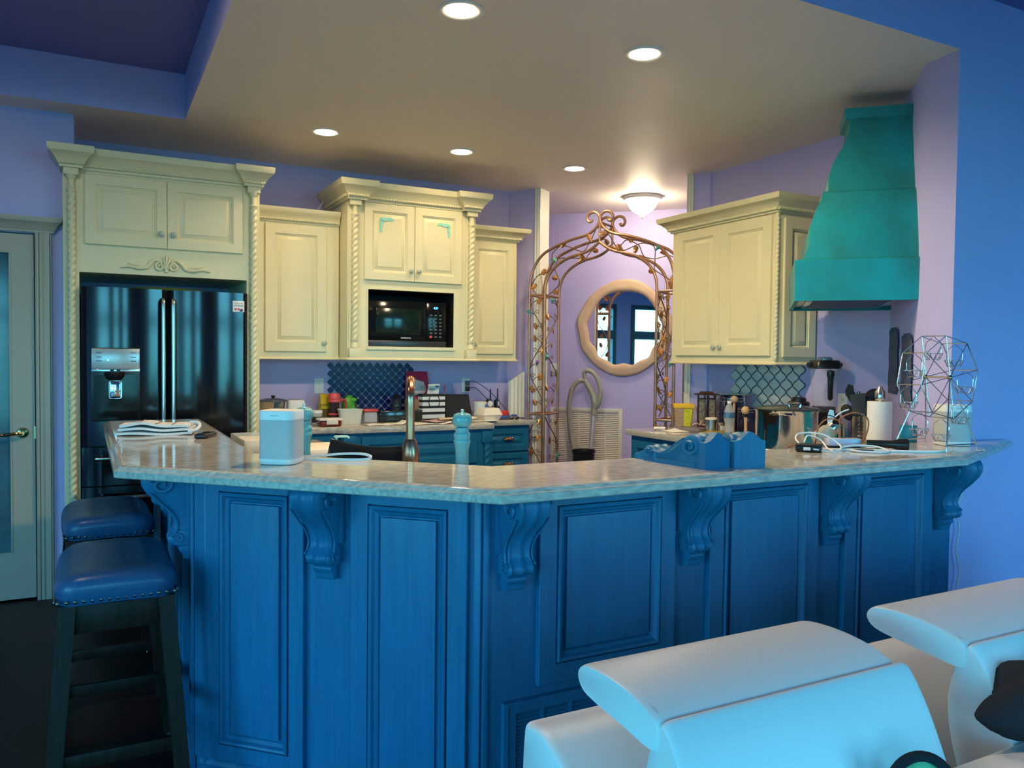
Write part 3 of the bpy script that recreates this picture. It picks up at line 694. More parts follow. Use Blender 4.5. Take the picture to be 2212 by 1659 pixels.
t = thing('travel_mug', 'dark travel mug with coral red lid, bands and handle on the back worktop', 'mug', (1.552, 5.725, Z))
obj('cup', B().lathe([(.002, 0), (.032, 0), (.034, .05), (.037, .13), (.04, .175), (.002, .175)], n=24), mat('smoky_plum', (.035, .018, .028), .12, coat=.6), t)
obj('lid', B().lathe([(.042, .168), (.044, .18), (.043, .20), (.036, .213), (.002, .205)], n=24), M['coral'], t)
b = B(); b.lathe([(.0415, .148), (.043, .15), (.043, .165), (.0415, .167), (.038, .16)], n=24); obj('band', b, M['coral'], t); b = B(); b.lathe([(.036, .055), (.040, .057), (.040, .068), (.037, .07), (.033, .06)], n=24); obj('band', b, M['coral'], t)
obj('handle', B().tube(spline([(.038, 0, .155), (.075, 0, .165), (.088, 0, .14), (.082, 0, .09), (.06, 0, .06), (.037, 0, .062)], 6), .0075, 8), M['red'], t)
t = thing('green_bag', 'crumpled bright green packet beside the travel mug', 'packet', (1.68, 5.79, Z))
obj('bag', B().ball((0, 0, .10), .055, .9, .5, 1.75, 18, 12), M['green'], t); o = t.children[0]
for v in o.data.vertices: v.co += Vector((random.uniform(-.008, .008), random.uniform(-.006, .006), random.uniform(-.006, .006) if v.co.z > .02 else 0))
obj('clip', B().ball((.03, -.02, .16), .02, 1.2, .5, .8, 10, 8), M['green'], t)
t = thing('food_container', 'open white plastic food container on the back worktop', 'container', (1.635, 5.60, Z), R(-6))
obj('tub', B().loft([[(x*a, y*a*.9, z) for x, y in [(.085*math.copysign(abs(math.cos(q))**.4, math.cos(q)), .06*math.copysign(abs(math.sin(q))**.4, math.sin(q))) for q in [2*PI*i/32 for i in range(32)]]] for a, z in ((.82, 0), (.86, .02), (.98, .095), (1.05, .1), (1.05, .104), (.96, .1), (.84, .02), (.8, .006))]), mat('milky_plastic', (.72, .70, .62), .3), t)
t = thing('food_container', 'clear plastic tub with a red lid beside the white container', 'container', (1.795, 5.655, Z), R(-4))
obj('tub', B().box(-.048, .048, -.045, .045, .001, .078, .010, 2), M['clearplastic'], t); obj('lid', B().box(-.054, .054, -.050, .050, .078, .100, .008, 2), M['red'], t)
t = thing('lunch_box', 'low clip-top lunch box with dark red contents on the back worktop edge', 'container', (1.437, 5.42, Z), R(3))
obj('box', B().box(-.074, .074, -.045, .045, 0, .042, .014, 3), M['maroon'], t); obj('lid', B().box(-.080, .080, -.051, .051, .042, .058, .005, 2), mat('milky_lid', (.78, .72, .66), .25), t); obj('clip', B().box(-.035, .045, -.055, -.047, .016, .052, .004), mat('clear_clip', (.72, .62, .54), .25), t)
tag(obj('napkin', B().grid(24, 10, lambda u, v: (1.69+.30*u, 5.33+.13*v+.03*u, .9425+.005*abs(math.sin(7*u+3*v))+(.022*max(0, (u-.82)/.18))), .002), M['paper']), 'creased white napkin curling at one end, beside the copper faucet', 'napkin')
def sheet(name, lab, cat, x, y, w_, d_, rz, z, m, curl=.0, grp=None):
    o = obj(name, B().grid(12, 8, lambda u, v: ((u-.5)*w_, (v-.5)*d_, .0015+curl*abs(math.sin(4*u+2*v))*.5+curl*(u**6)), .001), m, loc=(x, y, z), rz=R(rz)); return tag(o, lab, cat, grp)
sheet('paper_sheet', 'loose paper half under the napkin, at the worktop edge by the faucet', 'paper', 1.99, 5.36, .20, .16, 8, Z, mat('grey_paper', (.34, .34, .36), .7), .0)
sheet('paper_sheet', 'curled cream paper, lowest of the pile right of the faucet', 'paper', 2.17, 5.40, .28, .20, -8, Z, M['paper'], .012)
sheet('paper_sheet', 'pinkish printed paper on the pile right of the faucet', 'paper', 2.28, 5.44, .26, .19, 15, Z+.014, M['pinkpale'], .010)
sheet('paper_sheet', 'cream paper on top of the pile, in front of the striped gift bag', 'paper', 2.40, 5.45, .28, .20, -14, Z+.026, mat('cream_paper', (.78, .66, .5), .8), .008)
sheet('paper_sheet', 'white paper lying under the foam takeout box', 'paper', 2.60, 5.50, .26, .16, 5, Z, M['paper'], .004)
t = thing('glass_lantern', 'small dark glass storm lantern in front of the navy tiles', 'lantern', (2.05, 5.79, Z))
obj('base', B().box(-.055, .055, -.05, .05, 0, .065, .006), mat('dark_green_box', (.012, .02, .016), .3), t); obj('globe', B().lathe([(.03, .065), (.04, .085), (.045, .11), (.035, .15), (.022, .17), (.002, .172)], n=22), M['lampjar'], t)
obj('candle', B().lathe([(.002, .066), (.020, .066), (.020, .085), (.002, .086)], n=14), M['paper'], t); obj('cap', B().lathe([(.026, .168), (.030, .172), (.02, .19), (.008, .20), (.001, .205)], n=18), M['black'], t)
tag(obj('storage_box', B().box(-.165, .165, -.045, .045, 0, .085, .006), mat('dark_glass_box', (.02, .028, .026), .15, coat=.5), loc=(2.025, 5.65, Z)), 'low dark glossy box between the red-lidded tub and the faucet', 'box')
t = thing('pink_bag', 'big pink and white snack bag leaning on the back wall by the navy tiles', 'bag', (2.245, 5.84, Z), R(-4))
def pouch(w0, h, d, n=18):
    rings = []
    for i in range(n+1):
        u = i/n; tk = d*(math.sin(PI*min(1, u*.97+.03))**.6); ww = w0*(.86+.14*math.sin(PI*u)); ring = []
        for j in range(20):
            a = 2*PI*j/20; ring.append((ww*.5*math.copysign(abs(math.cos(a))**.6, math.cos(a)), tk*.5*math.sin(a)+.05*u, h*u))
        rings.append(ring)
    return rings
obj('bag', B().loft(pouch(.20, .37, .07)), M['pink'], t); obj('print_panel', B().loft([[(.062*math.cos(q)*k, -.034+.05*.62-yy, .235+.07*math.sin(q)*k) for q in [2*PI*i/7 for i in range(7)]] for k, yy in ((1, 0), (1, .006))]), mat('pale_print', (.62, .50, .50), .4), t); obj('print_spot', B().ball((-.03, -.036+.03, .30), .02, 1, .25, .7), M['pinkpale'], t)
t = thing('card_carton', 'brown kraft carton with an orange mark behind the copper faucet', 'carton', (2.16, 5.75, Z))
obj('carton', B().box(-.05, .05, -.035, .035, 0, .16, .002), M['kraft'], t); obj('print_ring', B().tube([(.012+.014*math.cos(2*PI*i/20), -.036, .035+.018*math.sin(2*PI*i/20)) for i in range(20)], .004, 6, True), M['orange'], t)
t = thing('gift_bag', 'black and white striped gift bag with black handles on the back worktop', 'bag', (2.30, 5.70, Z), R(4))
obj('bag', B().box(-.095, .095, -.04, .04, 0, .20), M['white'], t); b = B()
for k in range(5): b.box(-.0955, .0955, -.0405, .0405, (.0, .046, .093, .139, .182)[k], (.016, .066, .112, .158, .2005)[k])
obj('stripes', b, M['ink'], t); obj('handle', B().tube(spline([(-.03, -.045, .19), (-.045, -.046, .15), (-.03, -.046, .105), (.03, -.046, .105), (.045, -.046, .15), (.03, -.045, .19)], 5), .003, 6), M['ink'], t)
tag(obj('receipt', B().grid(6, 4, lambda u, v: (2.265+.095*u+.016*v, 5.72+.01*math.sin(3*u), 1.10+.115*v), .0), M['paper']), 'pale printed card sticking up out of the striped gift bag', 'card')
o = bpy.data.objects['receipt']; obj('print_mark', B().box(2.285, 2.325, 5.70, 5.712, 1.175, 1.180), M['ink'], o); obj('print_block', B().box(2.335, 2.36, 5.70, 5.712, 1.19, 1.205), M['labelblue'], o)
tag(obj('pencil', B().tube([(2.412, 5.73, .96), (2.424, 5.745, 1.215)], .004, 6), M['red']), 'red pencil standing upright beside the striped gift bag', 'pencil')
tag(obj('yellow_folder', B().box(-.05, .05, -.006, .006, 0, .195, .002), M['yellow'], loc=(2.44, 5.80, Z)), 'yellow folder edge between the gift bag and the black pouch', 'folder')
t = thing('black_pouch', 'black zip pouch leaning against the wall beneath the charging outlet', 'pouch', (2.53, 5.72, Z), R(-3))
obj('pouch', B().loft([[(x, y+.25*z*0+.14*z, z) for x, y in ((-.105+.0*z, -.02), (.105, -.02), (.105, .02), (-.105, .02))] for z in (0.001,)] + [[(x*(1-.1*k)+(-.012*k), y*(1-.6*k)+.02*k, .19*k) for x, y in ((-.105, -.028), (.115, -.028), (.115, .028), (-.105, .028))] for k in (.3, .6, .85, 1)]), M['blackmatte'], t); obj('zip_edge', B().tube([(-.10, -.002+.02, .191), (.095, .02, .191)], .004, 6), M['black'], t)
t = thing('canister', 'white canister with a dark blue side behind the foam takeout box', 'canister', (2.72, 5.72, Z))
obj('can', B().lathe([(.002, 0), (.052, 0), (.053, .125), (.002, .125)], n=28), M['white'], t); obj('lid', B().lathe([(.055, .122), (.055, .132), (.002, .136)], n=28), M['foam'], t); obj('label', B().box(.018, .05, -.0545, -.028, .03, .11, .004), M['blue'], t)
def radio(lab, x, y, rz):
    t = thing('walkie_talkie', lab, 'radio', (x, y, Z), rz, 'walkie-talkies on their charger')
    obj('base', B().box(-.034, .034, -.03, .03, 0, .03, .005), M['black'], t); obj('body', B().box(-.025, .025, -.018, .018, .03, .145, .008, 3), M['black'], t); obj('antenna', B().tube([(.011, 0, .14), (.011, 0, .235)], [.008, .005]), M['black'], t)
    b = B(); b.xf = Matrix.Translation((0, -.019, .115)) @ Matrix.Rotation(PI/2, 4, 'X'); b.lathe([(.020, -.004), (.024, -.002), (.024, .003), (.020, .004)], n=24); obj('bezel', b, M['white'], t)
    b = B(); b.xf = Matrix.Translation((0, -.0185, .115)) @ Matrix.Rotation(PI/2, 4, 'X'); b.lathe([(.001, -.003), (.019, -.003), (.019, .003), (.001, .003)], n=20); obj('screen', b, M['labelblue'], t); obj('knob', B().lathe([(.006, .143), (.006, .158), (.001, .159)], -.012, 0, 10), M['black'], t)
radio('walkie-talkie with a silver bezel facing forward, standing beside the white canister', 2.815, 5.75, 0); radio('darker walkie-talkie turned aside, nearer the fluted trim offcut', 2.895, 5.77, R(40))
t = thing('takeout_box', 'closed cream foam takeout box on the back worktop', 'box', (2.70, 5.53, Z), R(8))
obj('tray', B().loft([[(x*k, y*k*.9, z) for x, y in ((-.088, -.08), (.088, -.08), (.088, .08), (-.088, .08))] for k, z in ((.72, 0), (.95, .042), (1, .046))]), M['foam'], t); obj('lid', B().loft([[(x*k, y*k*.9, z) for x, y in ((-.088, -.08), (.088, -.08), (.088, .08), (-.088, .08))] for k, z in ((1.01, .046), (.95, .052), (.74, .094), (.70, .097))]), M['foam'], t)
tag(obj('toy_block', B().box(-.04, .03, -.03, .03, .022, .06, .004), M['red'], loc=(2.92, 5.70, Z)), 'small red toy box with a pale top behind the foam box', 'toy')
tag(obj('toy_block', B().box(-.06, .06, -.03, .03, 0, .022, .006), M['blue'], loc=(2.925, 5.68, Z)), 'flat blue toy base under the red toy box', 'toy')
t = thing('toy_car', 'tiny silver and blue toy car at the worktop corner by the arch', 'toy', (2.965, 5.60, Z), R(10))
obj('body', B().box(-.04, .04, -.018, .018, .006, .022, .006), M['steel'], t); obj('cabin', B().box(-.022, .02, -.015, .015, .02, .036, .006), M['blue'], t)
for x in (-.024, .024):
    q = B(); q.xf = Matrix.Rotation(PI/2, 4, 'X'); q.lathe([(.001, -.019), (.007, -.019), (.007, .019), (.001, .019)], x, .007, 12); obj('wheel', q, M['black'], t)
# ================================================================ ARCH, MIRROR, HALL
FX, FY = 3.073, 5.565
t = thing('garden_arch', 'copper coloured metal garden arch with vines and leaves, standing in the hall doorway', 'arch', (FX, FY, 0), R(-57))
AW, DEP = 1.185, .25
OUT = [(0, 0), (0, .5), (0, 1.0), (0, 1.5), (0, 1.92), (.009, 2.04), (.043, 2.15), (.12, 2.24), (.235, 2.295), (.357, 2.335), (.487, 2.365), (.552, 2.405), (.585, 2.45), (.590, 2.49), (.570, 2.52), (.538, 2.532), (.503, 2.52), (.488, 2.49), (.500, 2.463), (.522, 2.463), (.528, 2.478)]
INN = [(.136, 0), (.136, .5), (.136, 1.0), (.136, 1.5), (.136, 1.92), (.148, 2.02), (.188, 2.10), (.266, 2.165), (.36, 2.205), (.458, 2.228), (.523, 2.255), (.5925, 2.305)]
def mir(p): return [(AW-x, z) for x, z in p]
for y, nm in ((0, 'front_rail'), (DEP, 'rear_rail')):
    for pl in (OUT, mir(OUT), INN, mir(INN)):
        obj(nm, B().tube(spline([(x, y, z) for x, z in pl], 5), .0115, 8), M['bronze'], t)
    obj('peak_post', B().tube([(AW/2, y, 2.305), (AW/2, y, 2.46)], .009, 8), M['bronze'], t)
for z in (.06, .98, 1.92):
    for x0, x1 in ((0, .136), (AW-.136, AW)):
        b = B()
        for y in (0, DEP): b.tube([(x0, y, z), (x1, y, z)], .009, 6)
        for x in (x0, x1): b.tube([(x, 0, z), (x, DEP, z)], .009, 6)
        obj('rung', b, M['bronze'], t)
obj('ridge_bar', B().tube([(AW/2, 0, 2.455), (AW/2, DEP, 2.455)], .009, 6), M['bronze'], t)
# leaf and bud meshes, shared by every leaf on the arch
def leaf_mesh():
    """palmate copper leaf: pairs of folded lobes along a midrib"""
    b = B(); n = 7; L = .050
    for sg in (-1, 1):
        for i in range(n):
            z = L*(.06+.80*i/n); ln = .026*math.sin(PI*(.22+.62*i/n)); a = R(72-42*i/n); w_ = .0042
            d = Vector((sg*math.sin(a), .10, math.cos(a))); q = Vector((-sg*math.cos(a), 0, math.sin(a)))
            p0 = Vector((0, 0, z)); m = p0+d*ln*.6+Vector((0, .004, 0)); e_ = p0+d*ln
            c = [p0-q*w_*.7, p0+q*w_*.7, m+q*w_*1.05, e_, m-q*w_*1.05, m+Vector((0, -.005, 0)), p0+Vector((0, -.003, 0))]
            v = [b.v(x) for x in c]
            b.f([v[6], v[1], v[2], v[5]]); b.f([v[0], v[6], v[5], v[4]]); b.f([v[5], v[2], v[3]]); b.f([v[4], v[5], v[3]])
    v = [b.v(x) for x in ((-.005, .003, L*.82), (.005, .003, L*.82), (.004, .006, L*1.0), (0, .006, L*1.08), (-.004, .006, L*1.0))]; b.f(v)
    return b.tube([(0, -.002, -.012), (0, -.003, L*.4), (0, .002, L*.95)], [.002, .0018, .001], 5)
lf = obj('leaf', leaf_mesh(), M['leafm'], t, ang=10); LEAF = lf.data
bd = obj('bud', B().lathe([(.001, 0), (.004, .008), (.007, .02), (.013, .036), (.016, .044), (.008, .042), (.001, .03)], n=12), M['leafm'], t); BUD = bd.data
first = {'leaf': lf, 'bud': bd}
gem = {'turq': M['turqmet'], 'violet': mat('violet_glass', (.22, .10, .45), .2)}
def put(kind, p, rot, s=1, m=None):
    o = first.pop(kind, None)
    if o is None: o = bpy.data.objects.new(kind, LEAF if kind == 'leaf' else BUD); COL.objects.link(o); o.parent = t
    o.location = p; o.rotation_euler = rot; o.scale = (s, s, s)
    if m:
        o.data = o.data.copy(); o.data.materials[0] = m; o['label'] = 'verdigris green bud' if m == M['turqmet'] else 'violet bud'
    return o
def vine_panel(ax, ay, bx, by, z0, z1, seed, nl):
    """sinuous vine filling the panel between two rails (plan points a and b)"""
    rnd = random.Random(seed); A_, B_ = Vector((ax, ay, 0)), Vector((bx, by, 0)); d = B_-A_; L = d.length; d.normalize(); rz = math.atan2(d.y, d.x)
    pts = []; m = 22
    for i in range(m+1):
        u = i/m; pts.append(A_+d*(L*(.5+.43*math.sin(u*PI*2*(z1-z0)/.55+seed)))+Vector((0, 0, z0+(z1-z0)*u)))
    b = B(); b.tube(spline(pts, 4), .0042, 6)
    for i in range(nl):
        z = z0+(z1-z0)*(i+.35)/nl; u = (z-z0)/(z1-z0)
        q = A_+d*(L*(.5+.43*math.sin(u*PI*2*(z1-z0)/.55+seed)))+Vector((0, 0, z)); sg = -1 if q.dot(d)-A_.dot(d) > L/2 else 1
        e_ = q+d*(sg*L*.42)+Vector((0, 0, .045)); b.tube(spline([q, q+d*(sg*L*.12)+Vector((0, 0, .03)), e_], 4), .0032, 5)
        cv = [q+d*(sg*.02*math.cos(a)*(1-a/9))+Vector((0, 0, .05+.02*math.sin(a)*(1-a/9))) for a in [k*.5 for k in range(14)]]; b.tube(cv, .0026, 5)
        if i % 4 == 3: put('bud', e_-Vector((0, 0, .02)), (R(20), sg*R(25), rz), 1.1, gem['turq'] if rnd.random() < .55 else (gem['violet'] if rnd.random() < .3 else None))
        else: put('leaf', e_-Vector((0, 0, .03)), (R(rnd.uniform(-12, 12)), sg*R(rnd.uniform(10, 40)), rz+R(rnd.uniform(-15, 15))), rnd.uniform(.95, 1.2))
    obj('vine', b, M['vine'], t)
for k, (x0, x1) in enumerate(((0, .136), (AW-.136, AW))):
    vine_panel(x0, 0, x1, 0, 1.0, 1.90, 1+k, 9); vine_panel(x0, 0, x1, 0, .10, .96, 3+k, 7)
    xi = .136 if k == 0 else AW-.136
    vine_panel(xi, 0, xi, DEP, 1.0, 1.90, 5+k, 8); vine_panel(xi, 0, xi, DEP, .10, .96, 7+k, 6)
# vines in the curved head, between outer and inner rails
so = spline([(x, 0, z) for x, z in OUT[4:13]], 4); si = spline([(x, 0, z) for x, z in INN[4:]], 4)
for sg in (0, 1):
    for y in (0, DEP):
        pts = []; N = 26
        for i in range(N+1):
            u = i/N; po = so[int(u*(len(so)-1))]; pi_ = si[int(u*(len(si)-1))]; k = .5+.4*math.sin(u*15+y*9+sg)
            p = po*k+pi_*(1-k); pts.append(Vector((AW-p.x if sg else p.x, y, p.z)))
        obj('vine', B().tube(spline(pts, 3), .004, 6), M['vine'], t)
        for j in range(6):
            i = 2+j*4; p = pts[i]; q = pts[min(N, i+1)]; dr = math.atan2(q.x-p.x, q.z-p.z)
            if j % 4 == 2: put('bud', p+Vector((0, -.01, .0)), (R(15), dr+R(60), 0), 1.1, gem['turq'] if y == 0 else None)
            else: put('leaf', p+Vector((0, -.01, -.01)), (R(-10), dr+R((-1)**j*50), R(10*j)), 1.05)

HC = 7.47                                     # hall wall: (x+y)/sqrt2
def hall(v, z, off=0): return ((HC-off+v)*s2, (HC-off-v)*s2, z)
t = thing('wall_mirror', 'round mirror in a scalloped pale wooden frame on the hall wall', 'mirror', hall(-1.232, 1.715), -PI/4)
def fr(a, k):
    r0 = .448*(1+.030*math.cos(4*a+.4)*(.6+.4*math.cos(a)))+.010*math.sin(9*a)*max(0, math.cos(2*a))
    ri = .345*(1+.018*math.cos(6*a))+.009*math.sin(13*a)*(1 if math.sin(a) < .25 else 0)
    return ri+(r0-ri)*k
rings = []
for i in range(120):
    a = 2*PI*i/120; ring = []
    for k, y in ((1, 0), (1, -.016), (.97, -.024), (.82, -.034), (.62, -.030), (.45, -.036), (.2, -.030), (.04, -.02), (0, -.010), (0, 0)):
        r = fr(a, k); ring.append((r*math.cos(a)*.985, y, r*math.sin(a)))
    rings.append(ring)
obj('frame', B().loft(rings, closed=True), M['mframe'], t, ang=50)
obj('glass', B().loft([[(.36*math.cos(2*PI*i/64), y, .36*math.sin(2*PI*i/64)) for i in range(64)] for y in (-.002, -.008)]), M['mirror'], t)
t = thing('return_vent', 'large cream louvred return-air grille on the hall wall behind the vacuum', 'vent', hall(-1.585, .08), -PI/4)
VW, VH = .70, .875
b = B()
for q in ((-VW/2, -VW/2+.035, 0, VH), (VW/2-.035, VW/2, 0, VH), (-VW/2+.035, VW/2-.035, 0, .035), (-VW/2+.035, VW/2-.035, VH-.035, VH)): b.box(q[0], q[1], -.014, 0, q[2], q[3], .002)
for k in range(1, 5): x = -VW/2+.035+(VW-.07)*k/5; b.box(x-.007, x+.007, -.010, -.001, .03, VH-.03)
obj('frame', b, M['vent'], t); b = B()
for i in range(46):
    z = .043+i*.0175; b.loft([[(x, -.009, z), (x, -.0025, z+.012), (x, -.001, z+.010), (x, -.0075, z-.002)] for x in (-VW/2+.034, VW/2-.034)])
obj('louvers', b, M['vent'], t); obj('backing', B().box(-VW/2+.03, VW/2-.03, -.001, 0, .03, VH-.03), M['ventdark'], t)
# vacuum cleaner parked in front of the grille
M['wandsteel'] = mat('satin_steel', (.70, .70, .70), .4, .6)
t = thing('vacuum_cleaner', 'grey vacuum hose, bent handle and chrome wand parked in front of the wall grille', 'vacuum cleaner', hall(-1.475, 0, .22), -PI/4)
obj('wand', B().tube([(-.04, -.02, .06), (.012, 0, .93)], .021, 12), M['wandsteel'], t)
obj('collar', B().lathe([(.018, .90), (.026, .905), (.028, .95), (.024, .985), (.018, .99)], .012, 0, 14), M['hose'], t)
b = B(); b.tube(spline([(.012, 0, .95), (.018, 0, 1.02), (.0, -.0, 1.09), (-.05, -.01, 1.18), (-.075, -.01, 1.23)], 6), [.024, .026, .028, .03, .032, .034, .036, .036, .035, .034, .033, .032, .03, .03, .028, .028, .026, .026, .025, .025, .024, .024, .023, .023, .022][:25], 12)
b.tube(spline([(-.088, -.01, 1.30), (-.05, -.01, 1.315), (.01, -.01, 1.285), (.055, -.01, 1.20), (.075, -.01, 1.10), (.05, -.01, 1.0), (.02, 0, .97)], 6), .021, 10); b.tube(spline([(-.085, -.01, 1.30), (-.08, -.01, 1.27), (-.07, -.01, 1.225)], 4), .02, 10)
obj('handle', b, mat('handle_grey', (.33, .34, .28), .4), t)
b = B(); pts = spline([(-.07, -.01, 1.22), (-.13, -.02, 1.215), (-.19, -.03, 1.14), (-.215, -.03, .98), (-.20, -.03, .75), (-.15, -.03, .52), (-.09, -.03, .32), (-.06, -.03, .12)], 16)
obj('hose', b.tube(pts, [.022+.003*(i % 2) for i in range(len(pts))], 12), M['hose'], t)
obj('floor_head', B().box(-.15, .12, -.10, .06, 0, .07, .02, 3), M['black'], t)
t = thing('waste_bin', 'open round black bin in front of the hall grille, behind the bar', 'bin', hall(-1.50, 0, .47))
obj('bin', B().lathe([(.002, .004), (.085, .004), (.098, .585), (.106, .59), (.106, .61), (.098, .606), (.094, .58), (.08, .012), (.002, .012)], n=32), M['black'], t)

# ================================================================ RANGE HOOD
t = thing('range_hood', 'big flared teal patina range hood on the right, under the ceiling corner', 'range hood', (0, 0, 0), R(45))
LV = [(1.717, .150, 4.165), (1.913, .146, 4.158), (1.924, .190, 4.19), (1.985, .211, 4.20), (2.079, .2155, 4.23), (2.172, .2437, 4.265), (2.2205, .268, 4.283), (2.262, .276, 4.30), (2.266, .282, 4.31), (2.276, .304, 4.330), (2.342, .3056, 4.351), (2.425, .3266, 4.383), (2.480, .355, 4.402), (2.534, .387, 4.421), (2.591, .4034, 4.440), (2.648, .408, 4.455), (2.660, .386, 4.440), (2.712, .383, 4.438)]
VW_, CC = .718, 4.59
def ring(z, vf, cn): return [(cn, -vf, z), (cn, -VW_, z), (2*CC-cn, -VW_, z), (2*CC-cn, -vf, z)]
T_ = Matrix.Translation((-4.59, .71, 0))
def hoodpart(name, lv, m, cap=True):
    o = obj(name, B().loft([ring(*q) for q in lv], cap, True), m, t, ang=22); return o
def lerp_levels(lv):
    out = []
    for a, b_ in zip(lv, lv[1:]):
        out.append(a)
    return out+[lv[-1]]
hoodpart('lower_band', LV[:2], M['hood'], False)
hoodpart('flared_body', LV[1:9], M['hood']); hoodpart('upper_body', LV[8:16], M['hood']); hoodpart('top_band', LV[15:], M['hood'])
b = B(); c0, c1 = 4.165, 2*CC-4.165
b.box(c0+.003, c1-.003, -VW_+.002, -.155, 1.735, 1.745); obj('underside', b, M['steel'], t)
b = B(); b.box(c0+.08, c1-.08, -.62, -.21, 1.722, 1.736, .004); obj('filter_panel', b, M['chrome'], t)
b = B()
for i in range(9): b.box(c0+.10+i*.068, c0+.145+i*.068, -.60, -.24, 1.7205, 1.7225)
obj('filter_slots', b, M['grey'], t)
b = B()
for q in ((c0, c0+.02, -VW_, -.15), (c1-.02, c1, -VW_, -.15), (c0+.02, c1-.02, -.17, -.15)): b.box(q[0], q[1], q[2], q[3], 1.7165, 1.722)
obj('rim', b, M['hood'], t)

# ================================================================ RIGHT WORKTOP
counter('kitchen_worktop', [(3.27, 4.535), (3.27, 3.31), (2.965, 3.01), (3.42, 2.45), (4.035, 3.07), (4.028, 4.535)], .90, .94, 'speckled stone worktop under the right-hand cabinet and the range hood')
t = thing('base_cabinet', 'teal base cabinet on the right, its end beside the hall doorway', 'cabinet', (3.31, 4.51, 0), -PI/2)
obj('body', B().box(0, 1.18, 0, .70, 0, .899), M['teal'], t)
tdoor(t, .03, .55, .66, .87, 'drawer', .05); tdoor(t, .03, .55, .10, .64); tdoor(t, .58, 1.15, .66, .87, 'drawer', .05); tdoor(t, .58, 1.15, .10, .64)
b = B(); b.xf = Matrix(((0, 1, 0, 0), (-1, 0, 0, .70), (0, 0, 1, 0), (0, 0, 0, 1))) ; b.panel(.05, .68, .10, .86, 0, .006, .06); obj('end_panel', b, M['teal'], t)
tag(obj('corner_cabinet', B().prism([(3.33, 3.31), (3.02, 3.02), (3.43, 2.50), (3.98, 3.05), (3.98, 3.31)], 0, .899), M['teal']), 'teal corner base cabinet under the range hood', 'cabinet')

def can(lab, name, x, y, r, h, rz=0):
    t = thing(name, lab, 'canister', (x, y, Z), rz, 'black clamp-lid canisters')
    obj('jar', B().lathe([(.002, 0), (r*.97, 0), (r, .006), (r, h*.80), (r*.93, h*.83), (.002, h*.83)], n=36), M['cobalt'], t)
    obj('lid', B().lathe([(r*.90, h*.84), (r*.98, h*.85), (r*.98, h*.93), (r*.92, h*.98), (.002, h)], n=36), M['cobalt'], t)
    b = B()
    for z in (h*.815, h*.905): b.tube([((r*.985)*math.cos(2*PI*i/36), (r*.985)*math.sin(2*PI*i/36), z) for i in range(36)], .003, 6, True)
    for a in (-2.75, -.9):
        u = Vector((math.cos(a), math.sin(a), 0)); p = u*(r+.006); q = Vector((-u.y, u.x, 0))*.010
        b.tube([p+q+Vector((0, 0, h*.92)), p+q*1.2+Vector((0, 0, h*.66)), p-q*1.2+Vector((0, 0, h*.66)), p-q+Vector((0, 0, h*.92))], .0026, 6); b.tube([p+Vector((0, 0, h*.70)), p*1.06+Vector((0, 0, h*.56))], .004, 6)
    obj('wire_clamp', b, M['chrome'], t)
    return t
can('tall dark blue clamp-lid canister behind the water bottle', 'ceramic_canister', 3.88, 4.148, .080, .25); can('shorter dark blue clamp-lid canister next to the stock pot', 'ceramic_canister', 3.85, 3.945, .080, .178)
tag(obj('glass_plate', B().lathe([(.002, 0), (.13, 0), (.132, .003), (.13, .006), (.002, .006)], n=32), mat('greenish_glass', (.12, .28, .26), .1, alpha=.6), loc=(3.90, 4.12, Z+.2505)), 'flat greenish glass plate on top of the tall dark canister', 'glass plate')
t = thing('storage_tub', 'yellow-lidded clear tub of tan granules at the far end of the right worktop', 'container', (3.72, 4.46, Z), R(-35))
def tub(k): return [[(x*a, y*a, z) for x, y in ((-.065, -.065), (.065, -.065), (.065, .065), (-.065, .065))] for a, z in k]
obj('tub', B().loft(tub(((.78, 0), (.80, .01), (1, .145)))), M['granules'], t, ang=20); obj('lid', B().loft(tub(((1.07, .143), (1.09, .148), (1.07, .166), (1.0, .170)))), M['yellowlid'], t, ang=20)
b = B()
b.loft([[(.0, -.0655*.82, .004), (.046, -.0655*.82, .004), (.0595, -.0655*1.005, .138), (.0, -.0655*1.005, .138)], [(.0, -.0655*.82-.003, .004), (.046, -.0655*.82-.003, .004), (.0595, -.0655*1.005-.003, .138), (.0, -.0655*1.005-.003, .138)]])
b.loft([[(.0655*.82, -.045, .004), (.0655*.82, .045, .004), (.0655*1.005, .058, .138), (.0655*1.005, -.058, .138)], [(.0655*.82+.003, -.045, .004), (.0655*.82+.003, .045, .004), (.0655*1.005+.003, .058, .138), (.0655*1.005+.003, -.058, .138)]])
obj('label', b, M['label_y'], t)
t = thing('candle_lantern', 'brown metal candle lantern with filigree panels under the right-hand cabinet', 'lantern', (3.88, 4.40, Z), R(-38))
b = B()
for x in (-.058, -.012, .012, .058):
    for y in (-.058, .058): b.box(x-.003, x+.003, y-.003, y+.003, 0, .235)
for y in (-.012, .012):
    for x in (-.058, .058): b.box(x-.003, x+.003, y-.003, y+.003, 0, .235)
for z in (.012, .205): b.box(-.060, .060, -.060, -.056, z, z+.005); b.box(-.060, .060, .056, .060, z, z+.005); b.box(-.060, -.056, -.06, .06, z, z+.005); b.box(.056, .060, -.06, .06, z, z+.005)
obj('frame', b, mat('lantern_brown', (.055, .025, .018), .5, .4), t); b = B()
for x0, x1 in ((-.054, -.014), (.014, .054)):
    b.box(x0, x1, -.055, -.053, .018, .202); b.box(x0, x1, .053, .055, .018, .202); b.box(-.055, -.053, x0, x1, .018, .202); b.box(.053, .055, x0, x1, .018, .202)
